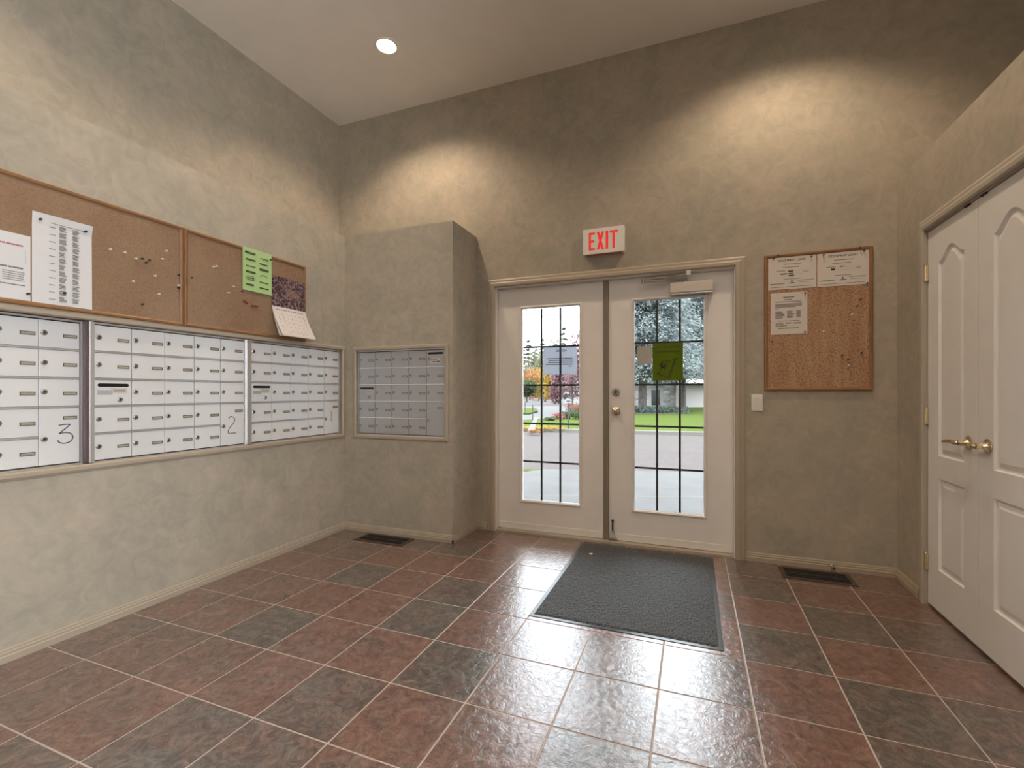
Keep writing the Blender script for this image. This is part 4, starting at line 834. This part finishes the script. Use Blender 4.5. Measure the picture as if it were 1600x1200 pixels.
# door stop on the baseboard
ds = empty('door_stop', (2.325, YB-.015, .03), 'small metal door stop on the baseboard by the floor vent', 'door stop')
MB().lathe((2.325, YB-.012, .03), (0, -1, 0), [(0, .011), (.004, .010), (.008, .005), (.045, .005)], 12).build('spring', M['nickel'], ds, recalc=False); MB().lathe((2.325, YB-.056, .03), (0, -1, 0), [(0, .008), (.010, .008), (.012, .0)], 12).build('tip', M['rubber'], ds, recalc=False)
# ------------------------------------------------------------------ floor vents
def vent(x0, x1, y0, y1, label, flap):
    r = empty('floor_vent', ((x0+x1)/2, (y0+y1)/2, 0), label, 'floor vent', 'floor vents'); f = .026; m = MB()
    for b in ((x0, x1, y0, y0+f), (x0, x1, y1-f, y1), (x0, x0+f, y0+f, y1-f), (x1-f, x1, y0+f, y1-f)): m.box(b[0], b[1], b[2], b[3], .0002, .005)
    m.build('frame', M['vent'], r, bevel=.0015)
    MB().box(x0+f, x1-f, y0+f, y1-f, .0002, .0008).build('duct_shadow', M['ventdark'], r)
    m = MB(); n = 27
    for k in range(n): xx = x0+f+(x1-x0-2*f)*(k+.5)/n; m.box(xx-.0022, xx+.0022, y0+f, y1-f, .0008, .0042)
    m.build('louvres', M['postdark'], r); m = MB().box(x0+f, x1-f, (y0+y1)/2-.003, (y0+y1)/2+.003, .0008, .0046); m.build('centre_bar', M['vent'], r)
vent(2.005, 2.405, 1.058, 1.262, 'dark floor vent below the right cork board', 0)
vent(-1.035, -.590, .695, .880, 'dark floor vent in front of the wall block', 0)
# ------------------------------------------------------------------ entrance mat
mt_ = empty('door_mat', (1.14, .66, 0), 'charcoal ribbed door mat in front of the doors', 'mat')
mx0, mx1, my0, my1 = .672, 1.606, .036, 1.272
MB().box(mx0, mx1, my0, my1, .0002, .0028).build('rubber_edge', M['rubber'], mt_, bevel=.0008)
m = MB(); e = .020; N1, N2 = 60, 80; rn = random.Random(5); pts = []
for j in range(N2+1):
    for i in range(N1+1):
        a, b = i/N1, j/N2; edge = i in (0, N1) or j in (0, N2)
        pts.append((mx0+e+(mx1-mx0-2*e)*a, my0+e+(my1-my0-e-.004)*b, .0025 if edge else .0078+rn.uniform(-.0012, .0012)))
m.add(pts, [(j*(N1+1)+i, j*(N1+1)+i+1, (j+1)*(N1+1)+i+1, (j+1)*(N1+1)+i) for j in range(N2) for i in range(N1)])
m.build('carpet_pile', M['carpet'], mt_, recalc=False)
tag(MB().prism([(.792+.012*math.cos(a)*(1+.3*math.sin(3*a)), 1.02+.016*math.sin(a), .0092) for a in [k*math.pi/4 for k in range(8)]], (0, 0, .003)).build('paper_scrap', M['white'], None, (.792, 1.02, .0092)), 'tiny white paper scrap lying on the mat', 'scrap')
# ------------------------------------------------------------------ outdoors
RT = Vector((math.cos(YAW), math.sin(YAW), 0)); FW = Vector((-math.sin(YAW), math.cos(YAW), 0))
def far(px, d, z=0): return Vector((CAM.x, CAM.y, z))+RT*((px-CXP)/FPX*d)+FW*d           # bearing (as photo column) and distance
def gnd(px, py, z): return far(px, FPX*(CAM.z-z)/(py-CYP), z)
def slab(name, pts, z, th, mat, label, cat):
    o = MB().prism([(p.x, p.y, z-th) for p in pts], (0, 0, th)).build(name, mat); return structure(o, label, cat)
def rd(r, d): return Vector((CAM.x, CAM.y, 0))+RT*r+FW*d
ZG = -.10
slab('ground', [Vector((-300, -300, 0)), Vector((400, -300, 0)), Vector((400, 420, 0)), Vector((-300, 420, 0))], ZG-.03, .2, M['lot'], 'pale paved ground and parking area in the distance', 'ground')
n0, n1 = (lambda r: 7.36-.112*r), (lambda r: 14.72-.29*r)
slab('bounce_slab', [Vector((2.82, -30, 0)), Vector((30, -30, 0)), Vector((30, -1.0, 0)), Vector((2.82, -1.0, 0))], ZG+.02, .05, solid('pale_bounce', (.66, .65, .64), .8), 'added pale ground slab bouncing daylight into the side window', 'bounce_slab')  # added out of view, pale to bounce daylight up to the ceiling
slab('street', [rd(-30, n0(0)+.6), rd(0, n0(0)), rd(3, n0(3)), rd(30, n0(3)-1), rd(30, n1(12)), rd(6, n1(6)), rd(0, n1(0)), rd(-30, n1(0)+4)], ZG, .03, M['asphalt'], 'grey asphalt street crossing in front of the doors', 'street')
slab('walkway', [Vector((-9, YB+.152, 0)), Vector((14, YB+.152, 0)), rd(30, n0(3)-1), rd(3, n0(3)), rd(.35, n0(.35)), rd(-1.2, 5.9), Vector((-9, 3.2, 0))], ZG+.03, .05, M['concrete'], 'light concrete apron outside the doors', 'walkway')
slab('lawn_edge', [rd(.35, n0(.35)), rd(-1.2, 5.9), rd(-12, 5.2), rd(-12, 7.4)], ZG+.028, .05, M['grass'], 'corner of grass beside the concrete apron', 'lawn')
# expansion joint in the walkway
slab('walkway_joint', [rd(-2, 5.52), rd(6, 5.2), rd(6, 5.22), rd(-2, 5.54)], ZG+.0315, .004, M['kerb'], 'pale joint line across the concrete apron', 'walkway')
kb = MB()
cur = [(-30, n1(0)+4), (0, n1(0)), (6, n1(6)), (12, n1(12)), (30, n1(12))]
for (a, b), (c, d) in zip(cur[:-1], cur[1:]): kb.prism([(*rd(a, b).xy, ZG-.02), (*rd(c, d).xy, ZG-.02), (*rd(c, d+.22).xy, ZG-.02), (*rd(a, b+.22).xy, ZG-.02)], (0, 0, .12))
structure(kb.build('kerb', M['kerb']), 'pale concrete kerb along the far side of the street', 'kerb')
slab('lawn_far', [rd(2.2, n1(2.2)+.2), rd(6, n1(6)+.2), rd(12, n1(12)+.2), rd(32, n1(12)+.2), rd(40, 46), rd(5.2, 46), rd(2.3, 22)], ZG+.08, .1, M['grass'], 'mown green lawn in front of the stone house', 'lawn')
slab('lawn_strip', [rd(-14, n1(0)+2), rd(0, n1(0)+.2), rd(2.2, n1(2.2)+.2), rd(2.3, 22), rd(1.3, 21), rd(.2, 19.5), rd(-14, 21)], ZG+.08, .1, M['grass'], 'strip of grass beyond the street in the left glass', 'lawn')
slab('lawn_island', [rd(-3, 27), rd(.4, 26), rd(1.0, 29), rd(1.1, 34), rd(-3, 36)], ZG+.06, .1, M['grass'], 'small grass island far beyond the street', 'lawn')
slab('cross_road', [rd(-40, 42), rd(30, 42), rd(30, 50), rd(-40, 50)], ZG-.02, .03, M['asphalt'], 'grey cross road far behind the grass island', 'street')
hb = MB()
hp = [(-220, 170, 0), (-100, 170, 0), (20, 170, 0), (120, 175, 0), (240, 180, 0)]
prof = [(-220, 12), (-100, 15), (-30, 14), (10, 12.5), (40, 11), (120, 13), (240, 12)]
for (a, ha), (b, hb_) in zip(prof[:-1], prof[1:]): hb.add([rd(a, 150)+Vector((0, 0, -.2)), rd(b, 150)+Vector((0, 0, -.2)), rd(b, 230)+Vector((0, 0, hb_)), rd(a, 230)+Vector((0, 0, ha)), rd(a, 260)+Vector((0, 0, -.2)), rd(b, 260)+Vector((0, 0, -.2))], [(0, 1, 2, 3), (3, 2, 5, 4)])
structure(hb.build('hillside', M['hill']), 'wooded autumn hillside on the horizon', 'hill')
def leaves(m, c, rx, ry, rz, n, s, rn, shell=.55, flat=.0):
    for _ in range(n):
        while True:
            d = Vector((rn.uniform(-1, 1), rn.uniform(-1, 1), rn.uniform(-1, 1)))
            if .05 < d.length <= 1: break
        d = d.normalized()*(shell+(1-shell)*rn.random()**.7)
        p = Vector(c)+Vector((d.x*rx, d.y*ry, d.z*rz)); a = Vector((rn.gauss(0, 1), rn.gauss(0, 1), rn.gauss(0, 1)*(1-flat))).normalized(); b = a.cross(Vector((rn.gauss(0, 1), rn.gauss(0, 1), rn.gauss(0, 1)))).normalized()
        k = s*rn.uniform(.6, 1.3); m.add([p-a*k, p+b*k*.45, p+a*k, p-b*k*.45], [(0, 1, 2, 3)])
    return m
def broadleaf(base, h, rx, mat, label, seed, n=900, s=.18, cat='tree', name='broadleaf_tree', trunk=.12, clumps=7, cb=.35, group='trees seen through the door glass'):
    rn = random.Random(seed); r = empty(name, base, label, cat, group); base = Vector(base)
    if trunk: MB().tube([base, base+Vector((.05*h*.1, 0, h*.4)), base+Vector((0, 0, h*.75))], [trunk, trunk*.7, trunk*.25], 8).build('trunk', M['bark'], r, smooth=True, recalc=False)
    m = MB()
    for k in range(clumps):
        a = rn.uniform(0, 6.28); q = rn.uniform(0, .55)*rx; z = h*(cb+(1-cb)*rn.uniform(.15, .85))
        leaves(m, base+Vector((q*math.cos(a), q*math.sin(a), z)), rx*.55, rx*.55, h*(1-cb)*.30, n//clumps, s, rn, .3)
    tag(m.build('foliage', mat, r, recalc=False), kind='stuff'); return r
def conifer(base, h, rad, mat, label, seed, tiers=16, per=12, s=.35, trunk=.25, bare=.0, name='conifer', group='trees seen through the door glass', detail=1):
    rn = random.Random(seed); base = Vector(base); r = empty(name, base, label, 'tree', group)
    MB().tube([base, base+Vector((0, 0, h*.5)), base+Vector((0, 0, h))], [trunk, trunk*.6, .02], 10).build('trunk', M['bark'], r, smooth=True, recalc=False)
    m = MB()
    for t in range(tiers):
        f = t/(tiers-1); z = h*(bare+(1-bare)*f); R = rad*(1-f)**.85+.05*rad
        for k in range(per):
            a = rn.uniform(0, 6.28); L_ = R*rn.uniform(.7, 1.08); dz = -.22*L_+rn.uniform(-.1, .1)*L_*.5; d = Vector((math.cos(a), math.sin(a), 0)); side = Vector((-d.y, d.x, 0))
            st = 4*detail if R > rad*.35 else 2*detail+1
            for q in range(st):
                g = (q+1)/st; p = base+Vector((0, 0, z))+d*L_*g+Vector((0, 0, dz*g+.10*L_*max(0, g-.6)))
                for w in range(5 if detail > 1 else 3):
                    o = side*rn.uniform(-.28, .28)*L_*(1.05-g*.6)+Vector((0, 0, rn.uniform(-.10, .07)*max(L_, .6))); tip = (d*rn.uniform(.5, 1)+side*rn.uniform(-.8, .8)+Vector((0, 0, rn.uniform(-.7, .15)))).normalized()
                    k2 = s*rn.uniform(.6, 1.2); nn = tip.cross(Vector((rn.gauss(0, 1), rn.gauss(0, 1), rn.gauss(0, 1)))).normalized(); c = p+o
                    m.add([c-tip*k2, c+nn*k2*.32, c+tip*k2, c-nn*k2*.32], [(0, 1, 2, 3)])
    tag(m.build('foliage', mat, r, recalc=False), kind='stuff'); return r
# big blue spruces in front of the house
conifer(gnd(1004, 643, ZG+.08), 12.2, 4.3, M['needles'], 'large blue spruce with thick trunk in the right glass', 21, tiers=46, per=36, s=.13, trunk=.27, bare=.235, name='blue_spruce', detail=3)
conifer(far(1068, 31.5, ZG+.08), 11.5, 3.9, M['needles'], 'second blue spruce behind, with slimmer trunk', 22, tiers=40, per=32, s=.14, trunk=.19, bare=.25, name='blue_spruce', detail=3)
rn = random.Random(31); bed = empty('planting_bed', gnd(1010, 646, ZG+.08), 'low grey green groundcover round the spruce trunk', 'plants')
m = MB(); c = gnd(1013, 645, ZG+.08)
for k in range(26): leaves(m, c+RT*rn.uniform(-1.6, 1.9)+FW*rn.uniform(-1.0, 1.2)+Vector((0, 0, .12)), .45, .45, .28, 130, .07, rn, .2)
tag(m.build('foliage', M['groundcover'], bed, recalc=False), kind='stuff')
MB().prism([tuple(c+RT*2.3*math.cos(a)+FW*1.5*math.sin(a)) for a in [k*math.pi/12 for k in range(24)]], (0, 0, .03)).build('soil', M['soil'], bed)
# house
HD = 36.6
hc = far(1030, HD, ZG); hs = empty('stone_house', hc, 'pale stone house with dark window behind the spruces', 'house')
def hb_(name, px0, px1, d0, d1, z0, z1, mat, par=hs):
    r0, r1 = (px0-CXP)/FPX*d0, (px1-CXP)/FPX*d0
    return MB().prism([tuple(rd(r0, d0)+Vector((0, 0, z0))), tuple(rd(r1, d0)+Vector((0, 0, z0))), tuple(rd(r1, d1)+Vector((0, 0, z0))), tuple(rd(r0, d1)+Vector((0, 0, z0)))], (0, 0, z1-z0)).build(name, mat, par)
wl = hb_('wall', 970, 1062, HD, HD+6, ZG, 2.35, M['stucco']); hb_('garage_wall', 1062, 1240, HD-1.0, HD+6, ZG, 1.75, M['stucco'])
rp = [(-.6, HD-.7, 2.30), (-.6, HD+3, 3.7), (-.6, HD+7, 2.30)]
ra, rb = (955-CXP)/FPX*HD, (1066-CXP)/FPX*HD
MB().prism([tuple(rd(ra, d)+Vector((0, 0, z))) for _, d, z in rp], tuple(RT*(rb-ra))).build('roof', M['roof'], hs)
ra, rb = (1058-CXP)/FPX*HD, (1260-CXP)/FPX*HD
MB().prism([tuple(rd(ra, d)+Vector((0, 0, z))) for d, z in ((HD-1.7, 1.72), (HD+3, 3.2), (HD+7, 1.72))], tuple(RT*(rb-ra))).build('garage_roof', M['roof'], hs)
hb_('window', 1018, 1031, HD-.03, HD+.02, .10, 1.35, M['window'])
hb_('window_sill', 1017, 1034, HD-.12, HD, -.02, .08, M['whiteout'])
sm = MB().prism([tuple(RT*a+Vector((0, 0, b))) for a, b in ((-.5, -.5), (.5, -.5), (.5, .5), (-.5, .5))], tuple(-FW*.07)).mesh('stone', bevel=.02)
rn = random.Random(41); z = ZG
x_lo, x_hi = (986-CXP)/FPX*HD, (1061.5-CXP)/FPX*HD
wx0, wx1 = (1017.5-CXP)/FPX*HD, (1032-CXP)/FPX*HD
while z < 2.2:
    hh = rn.uniform(.15, .24); x = x_lo-rn.uniform(0, .3)
    while x < x_hi:
        ww = min(rn.uniform(.26, .62), x_hi-x+.01)
        if ww > .06 and not (x+ww > wx0 and x < wx1 and z+hh > -.04 and z < 1.36):
            o = rep('stone', sm, wl, rd(x+ww/2, HD)+Vector((0, 0, z+hh/2)), M['stone'])
            o.scale = Matrix.Diagonal((1, 1, 1)).to_scale(); o.matrix_local = Matrix.Translation(o.location) @ Matrix.Rotation(YAW, 4, 'Z') @ Matrix.Diagonal((ww-.03, 1, hh-.03, 1)) @ Matrix.Rotation(-YAW, 4, 'Z')
        x += ww
    z += hh
# things on the grass in the left glass
def sign(px, py, hpost, w, h, label):
    b = gnd(px, py, ZG+.08); r = empty('lawn_sign', b, label, 'sign', 'posts and signs beyond the street')
    MB().tube([b, b+Vector((0, 0, hpost))], .02, 8).build('post', M['postdark'], r, recalc=False)
    if w:
        q = b+Vector((0, 0, hpost)); MB().prism([tuple(q-RT*w/2-Vector((0, 0, h/2))), tuple(q+RT*w/2-Vector((0, 0, h/2))), tuple(q+RT*w/2+Vector((0, 0, h/2))), tuple(q-RT*w/2+Vector((0, 0, h/2)))], tuple(-FW*.05)).build('sign_board', M['whiteout'], r)
        MB().prism([tuple(q-RT*w*.32-Vector((0, 0, h*.1))-FW*.051), tuple(q+RT*w*.32-Vector((0, 0, h*.1))-FW*.051), tuple(q+RT*w*.32+Vector((0, 0, h*.15))-FW*.051), tuple(q-RT*w*.32+Vector((0, 0, h*.15))-FW*.051)], tuple(-FW*.01)).build('sign_print', M['bronze'], r)
sign(888, 671, .90, .20, .12, 'white sign on a dark post at right of left glass')
sign(832.5, 657, .72, .08, .12, 'thin post with small white marker in the left glass')
sign(820.5, 645, .65, 0, 0, 'bare thin dark post at the left edge of left glass')
b = gnd(829, 674, ZG+.08)
ob = MB(); q = [b-RT*.08, b+RT*.10, b+RT*.22+Vector((0, 0, .40)), b+RT*.13+Vector((0, 0, .42))]; ob.prism([tuple(v) for v in q], tuple(FW*.18))
tag(ob.build('leaning_slab', M['whiteout'], None, b), 'white slab leaning on the grass beside the kerb', 'slab')
rn = random.Random(51)
def bush(px, py, w, h, mat, label, n=500, s=.05, seed=1, group='shrubs beyond the street'):
    rn = random.Random(seed); b = gnd(px, py, ZG+.08); r = empty('shrub', b, label, 'shrub', group); m = MB()
    for k in range(7): leaves(m, b+RT*rn.uniform(-.5, .5)*w+FW*rn.uniform(-.3, .3)*w+Vector((0, 0, h*rn.uniform(.3, .6))), w*.35, w*.35, h*.42, n//7, s, rn, .3)
    tag(m.build('foliage', mat, r, recalc=False), kind='stuff'); return r
bush(870, 655, .55, .30, M['pinkflower'], 'pink flowering shrub in the middle of left glass', 500, .05, 61)
bush(856, 657, .5, .16, M['shrub'], 'low green plant left of the pink shrub', 300, .05, 62)
bush(884, 654, .6, .35, M['shrub'], 'green shrub directly behind the white sign', 500, .05, 63)
bush(899, 655, .8, .45, M['shrub'], 'green shrub below the pale pink blossom', 600, .05, 64)
bush(901, 646, .9, .62, M['pinkflower'], 'pale pink blossom shrub at the right of left glass', 600, .06, 65)
bush(851, 670, 1.1, .10, M['yellow'], 'scattered yellow ground plants by the kerb', 400, .05, 66)
bush(838, 676, .3, .10, M['orange'], 'small orange flowers beside the leaning slab', 200, .04, 67)
broadleaf(far(893, 27, ZG), 3.5, .75, M['red'], 'burgundy leaved tree at the right of left glass', 71, 1500, .06, cb=.30, clumps=10)
broadleaf(far(912, 24, ZG), 4.2, .7, M['red'], 'taller burgundy tree behind the door stile', 72, 2200, .09, cb=.25, clumps=10)
for k, (px, d, h, rx, mt__, lb) in enumerate(((824, 93, 6.0, 4.0, 'pale', 'pale tan tree at the far left of left glass'), (836, 109, 9.8, 4.0, 'pale', 'taller pale green tree left of the notice'), (846, 85, 7.0, 3.0, 'pale', 'pale yellow green tree partly behind the notice'), (828, 76, 3.9, 3.0, 'orange', 'salmon orange shrub tree at far left'), (842, 68, 3.5, 2.4, 'orange', 'orange tree below the left pale trees'), (852, 61, 3.8, 1.9, 'yellow', 'golden yellow tree below the notice'), (863, 55, 3.2, 1.7, 'yellow', 'second golden tree below the notice'), (873, 49, 2.7, 1.2, 'red', 'small red tree between gold and burgundy trees'), (823, 58, 1.6, 2.0, 'shrub', 'dark green hedge shrub far left'), (868, 97, 10.5, 3.2, 'pale', 'tall pale tree behind the notice'))):
    broadleaf(far(px, d, ZG-.03), h+1.0, rx, M[mt__], lb, 80+k, 1500, .30 if d > 75 else .22, cb=.12, clumps=10)
for k, (px, d, h, R, lb) in enumerate(((825.5, 125, 15.2, 2.2, 'pointed dark pine, leftmost on the skyline'), (838, 130, 13.2, 1.8, 'short dark pine left of the first grille bar'), (847.5, 118, 14.8, 2.2, 'dark pine just right of the first grille bar'), (861, 128, 13.6, 1.4, 'slim dark pine in the middle of the skyline'), (868, 124, 14.2, 1.6, 'dark pine left of the second grille bar'), (881, 110, 16.6, 2.6, 'tallest dark pine on the skyline'), (891, 122, 13.6, 1.8, 'dark pine right of the tallest pine'), (899, 126, 13.8, 1.8, 'dark pine near the right stile'), (818, 141, 14.2, 2.4, 'dark pine beside the left stile'), (833, 147, 14.0, 2.4, 'low dark pine between the left skyline pines'), (855, 146, 14.0, 2.4, 'low dark pine between the middle skyline pines'))):
    conifer(far(px, d, ZG-.03), h, R, M['farpine'], lb, 100+k, tiers=14, per=9, s=.55, trunk=.3, bare=.05)
# parked cars at the far road
for k, (px, d, mt__, lb) in enumerate(((871, 78, 'cardark', 'dark parked car far down the road'),)):
    b = far(px, d, ZG-.03); r = empty('parked_car', b, lb, 'car'); P = [(-2.1, .35), (2.1, .35), (2.1, .85), (1.4, .95), (.8, 1.42), (-1.0, 1.42), (-1.7, .95), (-2.1, .85)]
    MB().prism([tuple(b+RT*a+Vector((0, 0, z))) for a, z in P], tuple(FW*1.7)).build('body', M[mt__], r)
    for a in (-1.3, 1.3): MB().lathe(b+RT*a+Vector((0, 0, .32))-FW*.02, FW, [(0, 0), (0, .32), (.2, .32), (.2, 0)], 14).build('wheel', M['cartyre'], r, recalc=False)
